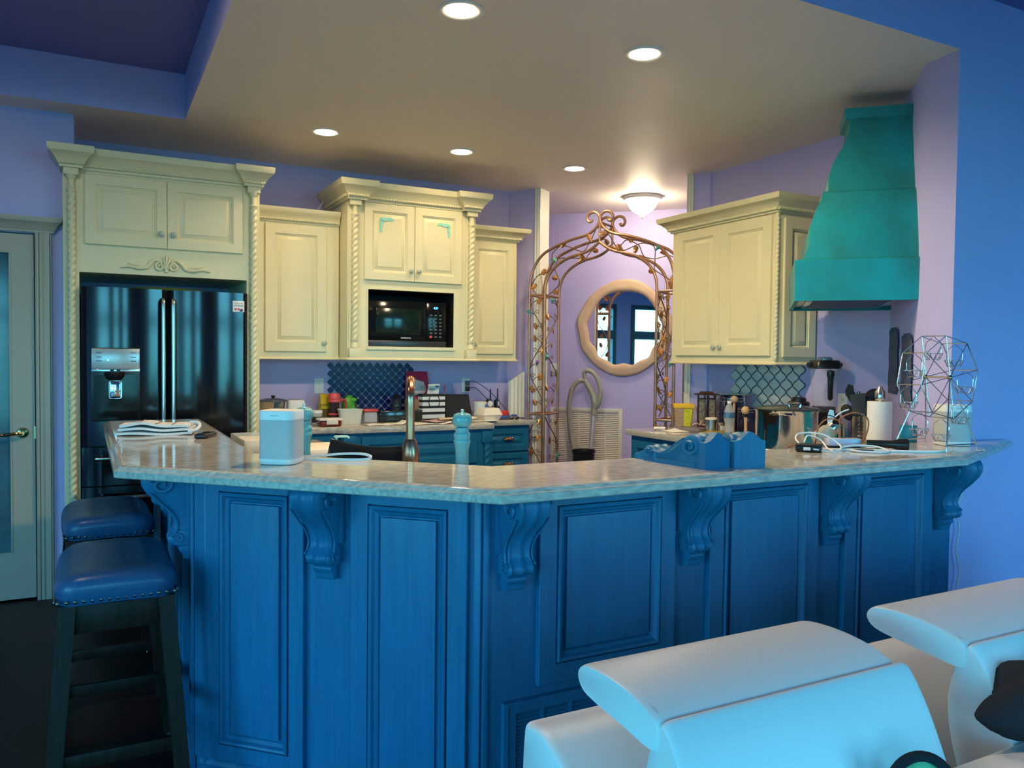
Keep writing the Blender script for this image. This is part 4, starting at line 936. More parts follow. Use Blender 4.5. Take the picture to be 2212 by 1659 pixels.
obj('filigree_panel', b, M['filigree'], t); obj('roof', B().loft([[(x*k, y*k, z) for x, y in ((-1, -1), (1, -1), (1, 1), (-1, 1))] for k, z in ((.088, .235), (.088, .239), (.05, .246), (.042, .258), (.0, .259))]), mat('lantern_brown_roof', (.06, .028, .02), .5, .4), t, ang=20); obj('floor_plate', B().box(-.056, .056, -.056, .056, 0.001, .008), M['grey'], t)
t = thing('metal_canister', 'small shiny steel canister with a pale lid on the right worktop', 'canister', (3.66, 4.10, Z)); obj('can', B().lathe([(.002, 0), (.038, 0), (.039, .088), (.002, .088)], n=28), M['steel'], t); obj('lid', B().lathe([(.040, .086), (.041, .095), (.030, .099), (.002, .100)], n=28), M['foam'], t)
t = thing('water_bottle', 'clear plastic water bottle with a white cap and blue label', 'bottle', (3.655, 3.925, Z))
obj('bottle', B().lathe([(.002, 0), (.030, .001), (.034, .012), (.030, .04), (.028, .06), (.034, .08), (.0345, .125), (.030, .15), (.018, .178), (.012, .185), (.012, .195), (.002, .195)], n=28), mat('clear_pet', (.80, .85, .86), .05, alpha=.35), t); obj('cap', B().lathe([(.014, .187), (.0145, .205), (.002, .206)], n=20), M['white'], t); obj('label', B().lathe([(.0352, .096), (.0354, .098), (.0354, .130), (.0345, .132), (.033, .114)], n=28), M['labelblue'], t)
t = thing('wooden_mallet', 'wooden ball-head stick standing in front of the tall dark canister, behind the bottle', 'mallet', (3.785, 4.02, Z)); obj('ball', B().ball((0, 0, .222), .026), mat('pale_wood_ball', (.50, .34, .22), .5), t); obj('stick', B().tube([(0, 0, 0), (0, 0, .20)], .008), M['wood'], t)
t = thing('wooden_mallet', 'wooden ball-head stick standing in front of the shorter dark canister', 'mallet', (3.60, 3.725, Z)); obj('ball', B().ball((0, 0, .172), .0255), M['wood'], t); obj('stick', B().tube([(.008, 0, 0), (.004, 0, .13)], .0095), M['wood'], t); obj('neck', B().tube([(.004, 0, .13), (0, 0, .155)], .011), M['black'], t)
tag(obj('notebook', B().box(-.075, .075, -.10, .10, 0, .022, .003), M['greybook'], loc=(3.62, 4.25, Z), rz=R(20)), 'flat grey-brown book lying beside the steel canister', 'book')
tag(obj('napkin', B().grid(14, 10, lambda u, v: (3.40+.14*u+.03*v, 4.18+.16*v, .9425+.018*max(0, 1-abs(u-.5)*2.2)*max(0, 1-abs(v-.5)*2)), .002), M['paper']), 'folded cream napkin near the far end of the right worktop', 'napkin')
tag(obj('marker_pen', B().tube([(3.415, 4.40, .951), (3.48, 4.36, .951)], .010), M['white']), 'short white marker cap lying at the end of the right worktop', 'pen')
t = thing('ribbon', 'pink ribbon bow on the grey book below the lantern', 'ribbon', (3.735, 4.30, Z+.0235)); obj('bow', B().tube(spline([(-.05, .02, .004), (-.03, 0, .02), (0, 0, .008), (.01, -.01, .035), (.02, 0, .01), (.07, -.03, .004)], 6), .005, 6), M['pinkpale'], t)
t = thing('spice_jar', 'small dark jar with a white label between the steel canister and the tall dark one', 'jar', (3.72, 4.075, Z)); obj('jar', B().lathe([(.002, 0), (.022, 0), (.022, .055), (.015, .065), (.002, .066)], n=18), M['filigree'], t); obj('label', B().box(-.015, .012, -.0235, -.012, .012, .045, .002), M['white'], t)
tag(obj('cutting_board', B().box(-.11, .11, -.07, .07, 0, .014, .004), mat('mustard_board', (.34, .25, .05), .5), loc=(3.60, 4.00, Z-.0), rz=R(30)), 'thin mustard board under the water bottle', 'board')
for nm in ('water_bottle',): bpy.data.objects[nm].location.z = Z+.014
# stock pot
t = thing('stock_pot', 'large shiny steel stock pot with a glass lid behind the blue corbels', 'pot', (3.36, 3.165, Z))
obj('pot', B().lathe([(.002, 0), (.155, 0), (.163, .01), (.165, .205), (.170, .212), (.172, .216), (.162, .214), (.158, .205), (.15, .012), (.002, .012)], n=56), M['chrome'], t)
lid = obj('lid', B().lathe([(.171, .216), (.173, .222), (.160, .228), (.10, .238), (.04, .243), (.002, .244)], n=48), mat('lid_glass', (.05, .06, .06), .06, alpha=.75), t)
b = B(); u = Vector((.885, -.465, 0)); v_ = Vector((.465, .885, 0)); b.tube(spline([v_*-.12+u*-.03+Vector((0, 0, .236)), v_*-.12+u*-.028+Vector((0, 0, .256)), v_*-.12+u*.028+Vector((0, 0, .256)), v_*-.12+u*.03+Vector((0, 0, .236))], 6), .006, 8); obj('lid_handle', b, M['chrome'], lid)
for sg, a in ((1, -.9), (-1, -.9)):
    d_ = Vector((-.80, -.60, 0)) if sg > 0 else Vector((.80, .60, 0)); q = Vector((-d_.y, d_.x, 0))
    obj('side_handle', B().tube(spline([d_*.162+q*.06+Vector((0, 0, .198)), d_*.20+q*.055+Vector((0, 0, .202)), d_*.212+Vector((0, 0, .205)), d_*.20-q*.055+Vector((0, 0, .202)), d_*.162-q*.06+Vector((0, 0, .198))], 6), .007, 8), M['chrome'], t)
# blender
t = thing('blender', 'tall countertop blender with a black lid and base against the right wall', 'blender', (3.87, 3.36, Z), R(-28))
obj('base', B().loft([[(x*k, y*k, z) for x, y in ((-.085, -.085), (.085, -.085), (.085, .085), (-.085, .085))] for k, z in ((1.05, 0), (1.07, .02), (.95, .12), (.80, .165), (.76, .175))]), M['black'], t, ang=25)
obj('collar', B().box(-.055, .055, -.055, .055, .174, .215, .01), M['lampjar'], t)
b = B(); obj('jar', b.loft([[(k*x, k*y, z) for x, y in [(math.copysign(abs(math.cos(q))**.5, math.cos(q)), math.copysign(abs(math.sin(q))**.5, math.sin(q))) for q in [2*PI*i/32 for i in range(32)]]] for k, z in ((.050, .212), (.058, .24), (.075, .44), (.076, .445))]), mat('jar_tritan', (.55, .60, .68), .06, alpha=.20), t)
obj('handle', B().loft([[(x*1.0, -.098-.012*y, z) for x, y in [(.016*k*math.cos(q), math.sin(q)*k) for q in [2*PI*i/12 for i in range(12)]]] for k, z in ((.3, .252), (.95, .262), (1.0, .36), (1.15, .385), (1.45, .40), (1.35, .425), (.5, .43))]), M['black'], t); obj('handle_mount', B().box(-.008, .008, -.10, -.06, .395, .415), M['black'], t)
obj('lid', B().loft([[(k*x, k*y, z) for x, y in [(math.copysign(abs(math.cos(q))**.5, math.cos(q)), math.copysign(abs(math.sin(q))**.5, math.sin(q))) for q in [2*PI*i/32 for i in range(32)]]] for k, z in ((.078, .438), (.083, .442), (.082, .47), (.072, .488), (.01, .489))]), M['black'], t); b = B(); b.box(-.103, -.075, -.02, .02, .45, .475, .008); b.box(.075, .103, -.02, .02, .45, .475, .008); obj('lid_tab', b, M['black'], t)
obj('lid_plug', B().lathe([(.045, .487), (.045, .50), (.036, .507), (.002, .508)], n=24), mat('smoke_plug', (.12, .18, .24), .15), t)
tag(obj('coffee_grinder', B().lathe([(.002, 0), (.062, 0), (.062, .17), (.066, .175), (.066, .225), (.060, .232), (.046, .234), (.044, .252), (.036, .258), (.002, .259)], n=28), M['black'], loc=(3.88, 3.56, Z)), 'squat black grinder with a domed lid between the pot and the blender', 'grinder')
# utensils
t = thing('utensil_holder', 'perforated steel utensil holder on the right worktop', 'holder', (3.74, 2.975, Z))
obj('cup', B().lathe([(.002, 0), (.060, 0), (.062, .003), (.062, .182), (.064, .185), (.059, .184), (.058, .006), (.002, .006)], n=40), M['steel'], t); b = B()
for i in range(22):
    for j in range(7):
        if (i//2) % 2 == 0:
            a = 2*PI*i/22; b.xf = Matrix.Rotation(a, 4, 'Z') @ Matrix.Translation((.0615, 0, .03+j*.020)) @ Matrix.Rotation(PI/2, 4, 'Y'); b.lathe([(.0005, 0), (.0052, 0), (.0052, .0012), (.0005, .0012)], n=8)
b.xf = Matrix(); obj('holes', b, M['ink'], t)
VR = Vector((.622, -.783, 0)); VD = Vector((.783, .622, 0))     # across and along the view at the right worktop
M['utengrey'] = mat('utensil_grey', (.06, .062, .066), .6)
def utensil(name, lab, base, tip, head):
    t = thing(name, lab, 'utensil', (3.74, 2.975, Z+.0065), 0, 'black kitchen utensils in the steel holder')
    b_ = VR*base[0]+VD*base[1]; e_ = VR*tip[0]+VD*tip[1]+Vector((0, 0, tip[2])); obj('handle', B().tube([b_, e_], .0055), M['black'], t)
    d_ = (e_-b_).normalized(); w_ = d_.cross(VD).normalized(); n_ = w_.cross(d_)
    b = B(); m4 = Matrix((( w_.x, n_.x, d_.x, e_.x), (w_.y, n_.y, d_.y, e_.y), (w_.z, n_.z, d_.z, e_.z), (0, 0, 0, 1))); b.xf = m4
    head(b); obj('head', b, M['utengrey'] if 'grey' in lab else M['blackmatte'], t)
def h_turner(b): b.prism([(-.034, 0), (.034, 0), (.040, .11), (-.036, .115)], -.002, .002, 'xz')
def h_spoon(b): b.ball((0, 0, .045), .04, .85, .3, 1.2)
def h_ladle(b): b.ball((0, 0, .05), .052, 1, .45, 1.15)
def h_slot(b): b.prism([(-.012, 0), (.012, 0), (.026, .05), (.022, .075), (-.004, .105), (-.026, .09)], -.002, .002, 'xz')
def h_fork(b):
    b.prism([(-.010, 0), (.010, 0), (.022, .04), (-.022, .04)], -.002, .002, 'xz')
    for x in (-.019, -.006, .007, .019): b.box(x-.003, x+.003, -.002, .002, .038, .075)
utensil('spatula', 'wide dark grey flat turner at the front of the steel holder', (.0, -.02), (-.02, -.045, .19), h_turner)
utensil('ladle', 'round black ladle bowl at the right of the steel holder', (.0, .03), (.04, .03, .22), h_ladle); utensil('serving_spoon', 'black spoon bowl in front of the ladle', (-.01, .0), (.012, -.02, .20), h_spoon)
utensil('spatula', 'black angled spatula leaning furthest left from the steel holder', (.02, .01), (-.055, .02, .25), h_slot); utensil('pasta_fork', 'black toothed pasta fork between the spatula and the turner', (.01, .025), (-.030, .03, .235), h_fork); utensil('serving_spoon', 'low black spoon leaning left below the spatula', (.025, 0), (-.058, 0, .155), h_spoon)
t = thing('paper_towel', 'white paper towel roll on a steel stand beside the utensil holder', 'paper towels', (3.46, 2.66, Z))
obj('roll', B().lathe([(.018, .012), (.058, .012), (.058, .285), (.018, .285)], n=40), M['paper'], t); obj('base', B().lathe([(.002, 0), (.075, 0), (.073, .010), (.002, .011)], n=36), M['steel'], t); obj('post', B().lathe([(.008, .0105), (.008, .29), (.022, .292), (.024, .30), (.024, .335), (.014, .348), (.010, .36), (.002, .361)], n=24), M['steel'], t)
t = thing('phone_stand', 'folded teal plastic stand in front of the utensil holder', 'stand', (3.43, 2.85, Z), R(-28))
ss = spline([(-.062, 0, .0), (-.045, 0, .06), (-.022, 0, .135), (-.008, 0, .150), (.008, 0, .143), (.020, 0, .09), (.036, 0, .0)], 6)
obj('sheet', B().loft([[p+Vector((-.0018, y, 0)) for p in ss]+[p+Vector((.0018, y, 0)) for p in ss[::-1]] for y in (-.01, .11)]), M['tealp'], t)
# wall ornaments on the stub wall
def braid(lab, c, z0, z1, w_, grp='slate wavy wall hangings'):
    t = thing('wall_hanging', lab, 'wall hanging', (c*s2+.70*s2, c*s2-.70*s2, z0), R(45)+PI, grp); n = 5; 
    for k in range(n):
        b = B(); m = 40; rings = []; L = z1-z0; x0 = (k-(n-1)/2)*w_/n
        for i in range(m+1):
            u = i/m; hw = (w_/n*.56)*(1+.18*math.sin(u*38+k))*min(1, .25+u*9, .25+(1-u)*7); xx = x0+.008*math.sin(u*16+1); z = L*u+.010*(k % 2)*(u > .5)
            rings.append([(xx-hw, -.010, z), (xx-hw*.3, -.019, z), (xx+hw*.3, -.019, z), (xx+hw, -.010, z), (xx+hw*.4, -.005, z), (xx-hw*.4, -.005, z)])
        obj('strand', b.loft(rings), M['grey'], t)
braid('slate wavy-strand wall hanging nearest the kitchen corner', 4.80, 1.25, 1.60, .25); braid('slate wavy-strand wall hanging nearest the pale wall end', 4.38, 1.215, 1.555, .26)
# ================================================================ BREAKFAST BAR
BT = 1.07
t = thing('breakfast_bar', 'long angled teal panelled breakfast bar with carved corbels under its overhang', 'breakfast bar', (0, 0, 0))
KN = [(.30, 4.60), (.30, 2.838), (1.018, 2.12), (3.22, 2.12), (3.22, 2.236), (3.375, 2.236), (3.375, 2.30), (1.17, 2.30), (.50, 2.97), (.50, 4.60)]
b = B(); b.prism(KN, 0, 1.031); b.prism([(.50, 4.60), (.50, 2.97), (1.17, 2.30), (2.93, 2.30), (2.93, 2.92), (1.40, 2.92), (1.13, 3.19), (1.13, 4.60)], 0, .899)
obj('body', b, M['teal'], t)
DIA = Matrix.Rotation(-PI/4, 4, 'Z')                       # local x = (x-y)/sqrt2, local y = (x+y)/sqrt2
LEFT = Matrix(((0, 1, 0, .30), (-1, 0, 0, 0), (0, 0, 1, 0), (0, 0, 0, 1)))   # local x = -Y, front faces -X
YD = 3.138*s2
def bpanel(xf, x0, x1, z0, z1, y, st=.06):
    b = B(); b.xf = xf; f = y-.022
    b.rects(x0, x1, z0, z1, [(0, y), (0, f+.002), (.002, f), (st, f), (st+.0005, f+.014), (st+.0045, f+.014), (st+.005, f-.004), (st+.010, f-.007), (st+.016, f-.005), (st+.022, f+.005), (st+.032, f+.011), (st+.0365, f+.018), (st+.041, f+.018), (st+.0415, f+.006), (st+.070, f+.002)])
    return obj('panel', b, M['teal'], t, ang=25)
for a in ((DIA, -1.735, -1.368, .085, 1.03, YD, .052), (DIA, -1.203, -.818, .04, 1.03, YD, .060)): bpanel(*a)
I4 = Matrix()
for a in ((I4, 1.205, 1.728, .415, 1.03, 2.12), (I4, 1.880, 2.405, .04, 1.03, 2.12), (I4, 2.552, 3.070, .04, 1.03, 2.12)): bpanel(*a)
for y0, y1 in ((3.03, 3.62), (3.86, 4.45)): bpanel(LEFT, -y1, -y0, .09, 1.02, 0)
def strip(xf, x0, x1, y, th, z0=.0, z1=1.03, nm='corner_strip'):
    b = B(); b.xf = xf; b.box(x0, x1, y-th, y, z0, z1, .003); return obj(nm, b, M['teal'], t)
strip(DIA, -1.755, -1.740, YD, .012); strip(DIA, -.800, -.778, YD, .012); strip(I4, 1.020, 1.040, 2.12, .010); strip(LEFT, -2.90, -2.845, 0, .012)
for xf, x0, x1, y in ((DIA, -1.768, -.770, YD), (I4, 1.01, 3.22, 2.12), (LEFT, -4.60, -2.83, 0)):
    b = B(); b.xf = xf; pf = [(0, 0), (-.028, 0), (-.028, .035), (-.022, .05), (-.012, .056), (-.010, .068), (-.003, .075), (0, .075)]
    b.loft([[(x, y+o, z) for o, z in pf] for x in (x0, x1)]); obj('baseboard', b, M['teal'], t)
# louvred grille low on the long front
b = B(); gx0, gx1, gz0, gz1 = 1.105, 1.66, .02, .368; fw_ = .025
for q in ((gx0, gx0+fw_, gz0, gz1), (gx1-fw_, gx1, gz0, gz1), (gx0+fw_, gx1-fw_, gz1-.022, gz1), (gx0+fw_, gx1-fw_, gz0, gz0+.022)): b.box(q[0], q[1], 2.102, 2.121, q[2], q[3])
for k in range(1, 5): x = gx0+fw_+.101*k; b.box(x-.012, x, 2.104, 2.121, gz0+.022, gz1-.022)
g = obj('floor_grille', b, M['teal'], t); b = B()
for i in range(26):
    z = gz0+.026+i*.0118; b.loft([[(x, 2.1045, z), (x, 2.118, z+.0085), (x, 2.1185, z+.0065), (x, 2.106, z-.0025)] for x in (gx0+fw_, gx1-fw_)])
obj('louvers', b, M['teal'], g)
b = B(); b.box(gx0-.018, gx0-.002, 2.098, 2.121, gz0, gz1+.002); b.box(gx0-.018, gx1+.018, 2.098, 2.121, gz1+.002, gz1+.014); obj('grille_frame', b, M['teal'], g)

# carved corbel: scroll bracket, local y = out (towards -y), hangs below z = 0
CPROF = [(0, .118), (-.012, .128), (-.030, .135), (-.052, .134), (-.075, .124), (-.098, .106), (-.120, .085), (-.142, .066), (-.164, .054), (-.186, .048), (-.206, .048), (-.220, .054), (-.232, .062), (-.244, .066), (-.256, .063), (-.266, .052), (-.272, .040), (-.276, .036), (-.279, .040), (-.290, .038), (-.300, .030), (-.318, .026), (-.322, .022)]
def corbel_mesh():
    b = B(); n = 20; W_ = .056; rows = []
    def wd(z): return 1.0 if z > -.21 else (.92 if z > -.27 else .78 if z > -.30 else .62)
    tp = spline([(0, o, z) for z, o in CPROF], 3); rings = []
    for p in tp:
        z, o = p.z, p.y; ring = []; k = 1 if z > -.268 else 0
        nar = (1-.26*max(0, min(1, -z/.17))) if z > -.268 else .62
        if z <= -.215 and z > -.268: nar = .80
        for i in range(n+1):
            u = -1+2*i/n; edge = max(0, abs(u)-.86)/.14
            fl = (.012*math.exp(-(u/.34)**2) + .010*math.exp(-((abs(u)-.78)/.15)**2) - .006)*k
            ring.append((u*W_*nar, -(o+fl*(.4+.6*min(1, o/.1)))+.010*edge**2, z))
        ring += [(W_*nar, 0, z), (-W_*nar, 0, z)]
        rings.append(ring)
    b.loft(rings)
    for sg in (-1, 1):                                     # volutes on both cheeks
        for cz, cy, r0, w_ in ((-.046, .088, .036, W_*.97), (-.242, .044, .019, W_*.80)):
            pts = [(sg*(w_+.0015), -(cy+(r0*(1-.80*i/44))*math.cos(2.4*2*PI*i/70+.4)), cz+(r0*(1-.80*i/44))*math.sin(2.4*2*PI*i/70+.4)) for i in range(45)]
            b.tube(pts, [r0*.25*(1-.35*i/44) for i in range(45)], 6)
        b.tube(spline([(sg*(W_*.98), -.118, -.075), (sg*W_*.93, -.092, -.11), (sg*W_*.86, -.060, -.15), (sg*W_*.80, -.043, -.19), (sg*W_*.82, -.05, -.225)], 5), .004, 6)
        b.box(sg*W_*.5-.028, sg*W_*.5+.028, -.02, 0, -.20, -.02)
    return b
cb = obj('corbel', corbel_mesh(), M['teal'], t, ang=45); CM = cb.data
def corbel(p, rz, s=1.0):
    o = cb if not corbel.used else bpy.data.objects.new('corbel', CM)
    if corbel.used: COL.objects.link(o); o.parent = t
    corbel.used = True; o.location = p; o.rotation_euler.z = rz; o.scale = (s, s*1.12, s*.95)
corbel.used = False
def dpt(v, c): return (s2*(v+c), s2*(c-v))
corbel((*dpt(-1.287, YD), 1.031), -PI/4)
for x in (1.115, 1.802, 2.475, 3.145): corbel((x, 2.12, 1.031), 0)
for y in (2.935, 3.74): corbel((.30, y, 1.031), -PI/2)

# raised bar top with moulded edge
def inset_poly(poly, d):
    out = []; n_ = len(poly)
    for i in range(n_):
        p0, p1, p2 = Vector(poly[i-1]), Vector(poly[i]), Vector(poly[(i+1) % n_]); d0 = (p1-p0).normalized(); d1 = (p2-p1).normalized()
        n0 = Vector((-d0.y, d0.x)); n1 = Vector((-d1.y, d1.x)); m = (n0+n1)/(1+n0.dot(n1)); out.append(p1+m*d)
    return out
TOP = [(.058, 2.785), (.957, 1.875), (2.95, 1.875), (3.60, 2.125), (3.86, 2.240), (3.386, 2.240), (3.402, 2.345), (1.158, 2.345), (.54, 2.963), (.54, 4.70), (.045, 4.70)]
b = B(); lv = ((.004, 1.031), (0, 1.034), (0, 1.052), (.003, 1.056), (.010, 1.057), (.012, 1.060), (.018, 1.0665), (.026, 1.068), (.028, 1.0685), (.032, 1.07))
b.loft([[(p.x, p.y, z) for p in inset_poly(TOP, d)] for d, z in lv]); tag(obj('bar_worktop', b, M['granite'], ang=20), 'long raised polished stone bar top with a moulded edge, bent in the middle', 'worktop')
counter('kitchen_worktop', [(.545, 4.60), (.545, 2.985), (1.178, 2.352), (2.95, 2.352), (2.95, 2.95), (1.42, 2.95), (1.15, 3.22), (1.15, 4.60)], .90, .94, 'lower stone worktop on the kitchen side of the bar, seen behind the white speaker')

# ================================================================ THINGS ON THE BAR
def super_ring(a, z, k=.45, n=40, ax=1, ay=1): return [(a*ax*math.copysign(abs(math.cos(q))**k, math.cos(q)), a*ay*math.copysign(abs(math.sin(q))**k, math.sin(q)), z) for q in [2*PI*(i+.5)/n for i in range(n)]]
def speaker(lab, x, y, rz):
    t = thing('speaker', lab, 'speaker', (x, y, BT), rz, 'white rounded speakers on the bar')
    obj('base', B().loft([super_ring(a, z) for a, z in ((.052, 0), (.058, .002), (.061, .008), (.061, .019))]), M['white'], t)
    obj('mesh_grille', B().loft([super_ring(a, z) for a, z in ((.0605, .019), (.0605, .145))], False, False), M['spk'], t)
    obj('top_cap', B().loft([super_ring(a, z) for a, z in ((.061, .145), (.061, .170), (.0595, .1735), (.056, .174), (.05, .172), (.002, .1715))], False), M['white'], t)
    obj('logo_bar', B().box(-.014, .014, -.0625, -.0608, .157, .161), mat('logo_grey', (.55, .55, .55), .5), t); return t
sp1 = speaker('white rounded speaker on the left part of the bar top', .547, 2.654, R(-34)); speaker('white rounded speaker behind the wire ferris wheel, against the blue wall', 3.25, 2.142, R(-30))
under(obj('power_cord', B().loft([[(p.x-.0022, p.y, p.z), (p.x+.0022, p.y, p.z), (p.x+.0022, p.y, p.z+.008), (p.x-.0022, p.y, p.z+.008)] for p in spline([(.60, 2.72, BT+.001), (.66, 2.665, BT+.001), (.74, 2.62, BT+.001), (.81, 2.595, BT+.002), (.836, 2.61, BT+.006), (.82, 2.65, BT+.013), (.76, 2.685, BT+.013), (.68, 2.73, BT+.004), (.63, 2.755, BT+.001)], 8)]), M['white']), sp1)
def mill(lab, x, y, z=.94):
    t = thing('pepper_mill', lab, 'pepper mill', (x, y, z), 0, 'turquoise pepper mills'); t.scale = (1.14, 1.14, .985)
    obj('body', B().lathe([(.002, 0), (.031, 0), (.032, .006), (.029, .03), (.026, .05), (.0235, .08), (.021, .11), (.0195, .14), (.0205, .168), (.0235, .186), (.0255, .194), (.0255, .200), (.0232, .205), (.0230, .207), (.0250, .212), (.0253, .219), (.0235, .226), (.0205, .229), (.0205, .233), (.0218, .236), (.0215, .242), (.0200, .246), (.002, .246)], n=36), M['turq'], t)
    obj('head', B().lathe([(.018, .247), (.0235, .250), (.0275, .258), (.0292, .270), (.0285, .282), (.024, .291), (.015, .2955), (.007, .297), (.002, .297)], n=36), M['turq'], t); obj('top_nut', B().lathe([(.0045, .296), (.0045, .300), (.0055, .302), (.0052, .308), (.002, .309)], n=14), M['chrome'], t)
    return t
mill('turquoise pepper mill behind the middle of the bar, right of the copper faucet', 1.122, 2.50); mill('turquoise pepper mill half hidden behind the left white speaker', .69, 2.955)
t = thing('dish_towel', 'folded white dish towel with thin dark stripes at the left end of the bar', 'towel', (.255, 3.84, BT+.009), R(-14))
def tw(u, v, k): return ((u-.5)*.30, (v-.5)*.17-.012*math.sin(u*5), .004+.0145*k+.006*math.sin(u*7+k)*(.5+.5*math.sin(v*3))+.010*math.exp(-((u-.35)/.2)**2)*k)
for k in range(3): obj('fold', B().grid(28, 12, lambda u, v, k=k: tw(u*(1-.04*k)+.02*k, v*(1-.05*k), k), .010), M['cloth'], t)
b = B()
for u0 in (.28, .52, .74): b.loft([[(*tw(u0+.012*s_, v/12, 2)[:2], tw(u0+.012*s_, v/12, 2)[2]+.0016) for s_ in (-1, 1)]+[(*tw(u0+.012*s_, v/12, 2)[:2], tw(u0+.012*s_, v/12, 2)[2]+.0006) for s_ in (1, -1)] for v in range(13)])
obj('stripes', b, M['clothgrey'], t); obj('loop_edge', B().tube(spline([(.135, -.07, .006), (.165, -.06, .014), (.178, -.03, .028), (.165, 0, .040), (.13, .02, .040)], 6), [.007]*24+[.006], 8), M['cloth'], t)
t = thing('handset', 'small black remote-like handset lying beside the dish towel', 'handset', (.425, 3.60, BT), R(-28))
obj('body', B().box(-.026, .026, -.062, .062, 0, .020, .008, 3), mat('dark_plum_plastic', (.018, .012, .016), .25), t); obj('keypad', B().box(-.020, .020, -.052, .052, .0195, .0212, .001), M['blackglass'], t)

# loose corbels lying on the bar
def loose(lab, x, y, rz):
    t = thing('spare_corbel', lab, 'corbel', (x, y, BT), rz, 'loose blue corbels on the bar')
    o = obj('bracket', corbel_mesh(), M['teal'], t, ang=45); o.rotation_euler = (PI/2, 0, 0); o.scale = (1.05, 1.0, .92)
    for v in o.data.vertices: v.co.y = v.co.y*.86; v.co = Vector((v.co.x, v.co.z, v.co.y))
    o.rotation_euler = (0, 0, 0)
    for v in o.data.vertices: v.co = Vector((v.co.x, -v.co.y, -v.co.z))
    o.data.flip_normals() if False else None
    pl = [(-.060, 0), (.060, 0), (.060, .086)]+[(.06-.12*i/16, .088+.030*math.exp(-((i-8)/3.6)**2)) for i in range(1, 16)]+[(-.060, .086)]
    obj('end_block', B().prism(pl, -.022, .004, 'xz'), M['teal'], t); return t
loose('loose blue carved corbel lying on the bar, its scroll side showing, left of its twin', 1.785, 1.990, R(8)); loose('loose blue carved corbel on the bar nearest the stock pot, flat end towards the sofa', 1.915, 1.975, R(-9))

# wire ferris wheel
cx_, cy_ = 3.03, 2.065
t = thing('ferris_wheel', 'silver wire ferris wheel cupcake stand at the right end of the bar', 'cake stand', (cx_, cy_, BT))
RV = Vector((.566, -.824, 0)); DV = Vector((.824, .566, 0)); AX = RV*.79-DV*.61; WH = RV*.61+DV*.79; UP = Vector((0, 0, 1))
hz, WR, HL = .292, .168, .055
wire = M['steel']
def rim(sg):
    c = AX*(HL*sg)+UP*hz; return [c+WH*(WR*math.cos(R(10+45*k)))+UP*(WR*math.sin(R(10+45*k))) for k in range(8)], c
for sg in (-1, 1):
    p, c = rim(sg); obj('rim', B().tube(p, .0021, 6, True), wire, t); b = B()
    for q in p: b.tube([c, q], .0017, 5)
    obj('spokes', b, wire, t); f = AX*(HL*sg*2.1); b = B()
    for k in (-1, 1):
        foot = f+WH*(k*.088)+UP*.004; b.tube([c, foot+UP*.02, foot, foot+AX*(sg*.012)+UP*.0, foot+AX*(sg*.03)+UP*.004], .0026, 6); b.ball(foot+AX*(sg*.03)+UP*.004, .004, n=8, m=6)
    b.tube([f*.97+WH*.080+UP*.030, f*.97-WH*.080+UP*.030], .002, 5); obj('leg_frame', b, wire, t)
pa, ca = rim(-1); pb, cb2 = rim(1)
obj('axle', B().tube([ca-AX*.01, cb2+AX*.01], .004, 8), wire, t)
for c in (ca, cb2): obj('hub', B().ball(c, .010, n=12, m=8), brass, t)
for k in range(8):
    a0, a1 = pa[k], pb[k]; m = (a0+a1)/2; obj('crossbar', B().tube([a0, a1], .002, 5), wire, t)
    bk = B(); dn = -UP*.070
    bk.tube(spline([m+AX*.034+dn, m+AX*.034-UP*.03, m+AX*.012-UP*.012, m, m-AX*.012-UP*.012, m-AX*.034-UP*.03, m-AX*.034+dn], 4), .0014, 5)
    for rr, dz in ((.034, .070), (.024, .095)): bk.tube([m+AX*(rr*math.cos(2*PI*i/20))+WH*(rr*math.sin(2*PI*i/20))-UP*dz for i in range(20)], .0014, 5, True)
    for i in range(10):
        a = 2*PI*i/10; bk.tube([m+AX*(.034*math.cos(a))+WH*(.034*math.sin(a))-UP*.070, m+AX*(.024*math.cos(a+.3))+WH*(.024*math.sin(a+.3))-UP*.095], .0014, 5); bk.ball(m+AX*(.034*math.cos(a))+WH*(.034*math.sin(a))-UP*.070, .003, n=6, m=5)
    obj('basket', bk, M['chrome'], t)
# clutter round the wheel
t = thing('flashlight', 'black flashlight lying on the bar in front of the paper towel', 'flashlight', (2.80, 2.115, BT+.0245), R(-48))
b = B(); b.xf = Matrix.Rotation(PI/2, 4, 'Y'); b.lathe([(.001, -.075), (.014, -.075), (.015, -.01), (.016, .02), (.024, .045), (.0245, .075), (.022, .078), (.0205, .074), (.001, .073)], n=28); obj('barrel', b, M['black'], t); b = B(); b.xf = Matrix.Rotation(PI/2, 4, 'Y'); b.lathe([(.001, .0735), (.020, .0745), (.020, .076), (.001, .0755)], n=24); obj('lens', b, M['blackglass'], t)
tag(obj('black_tray', B().box(-.10, .10, -.035, .035, 0, .008, .002), M['black'], loc=(2.83, 2.125, BT), rz=R(-25)) if False else obj('black_pad', B().box(-.06, .06, -.03, .03, 0, .008, .002), M['black'], loc=(2.705, 2.135, BT), rz=R(-28)), 'thin black pad under the white cable by the flashlight', 'pad')
pb_ = t = thing('power_bank', 'pale violet white charging hub with orange plugs on the bar', 'charger', (2.70, 2.245, BT), R(-28)); obj('case', B().box(-.066, .066, -.026, .026, .010, .040, .005), M['iridescent'], t); obj('base', B().box(-.064, .064, -.024, .024, 0, .011, .002), M['ink'], t)
b = B()
for x in (-.012, .004): b.tube([(x, 0, .038), (x, 0, .075)], .0055, 8); b.tube([(x, 0, .070), (x, 0, .088)], .004, 8)
obj('plug', b, M['cordo'], t)
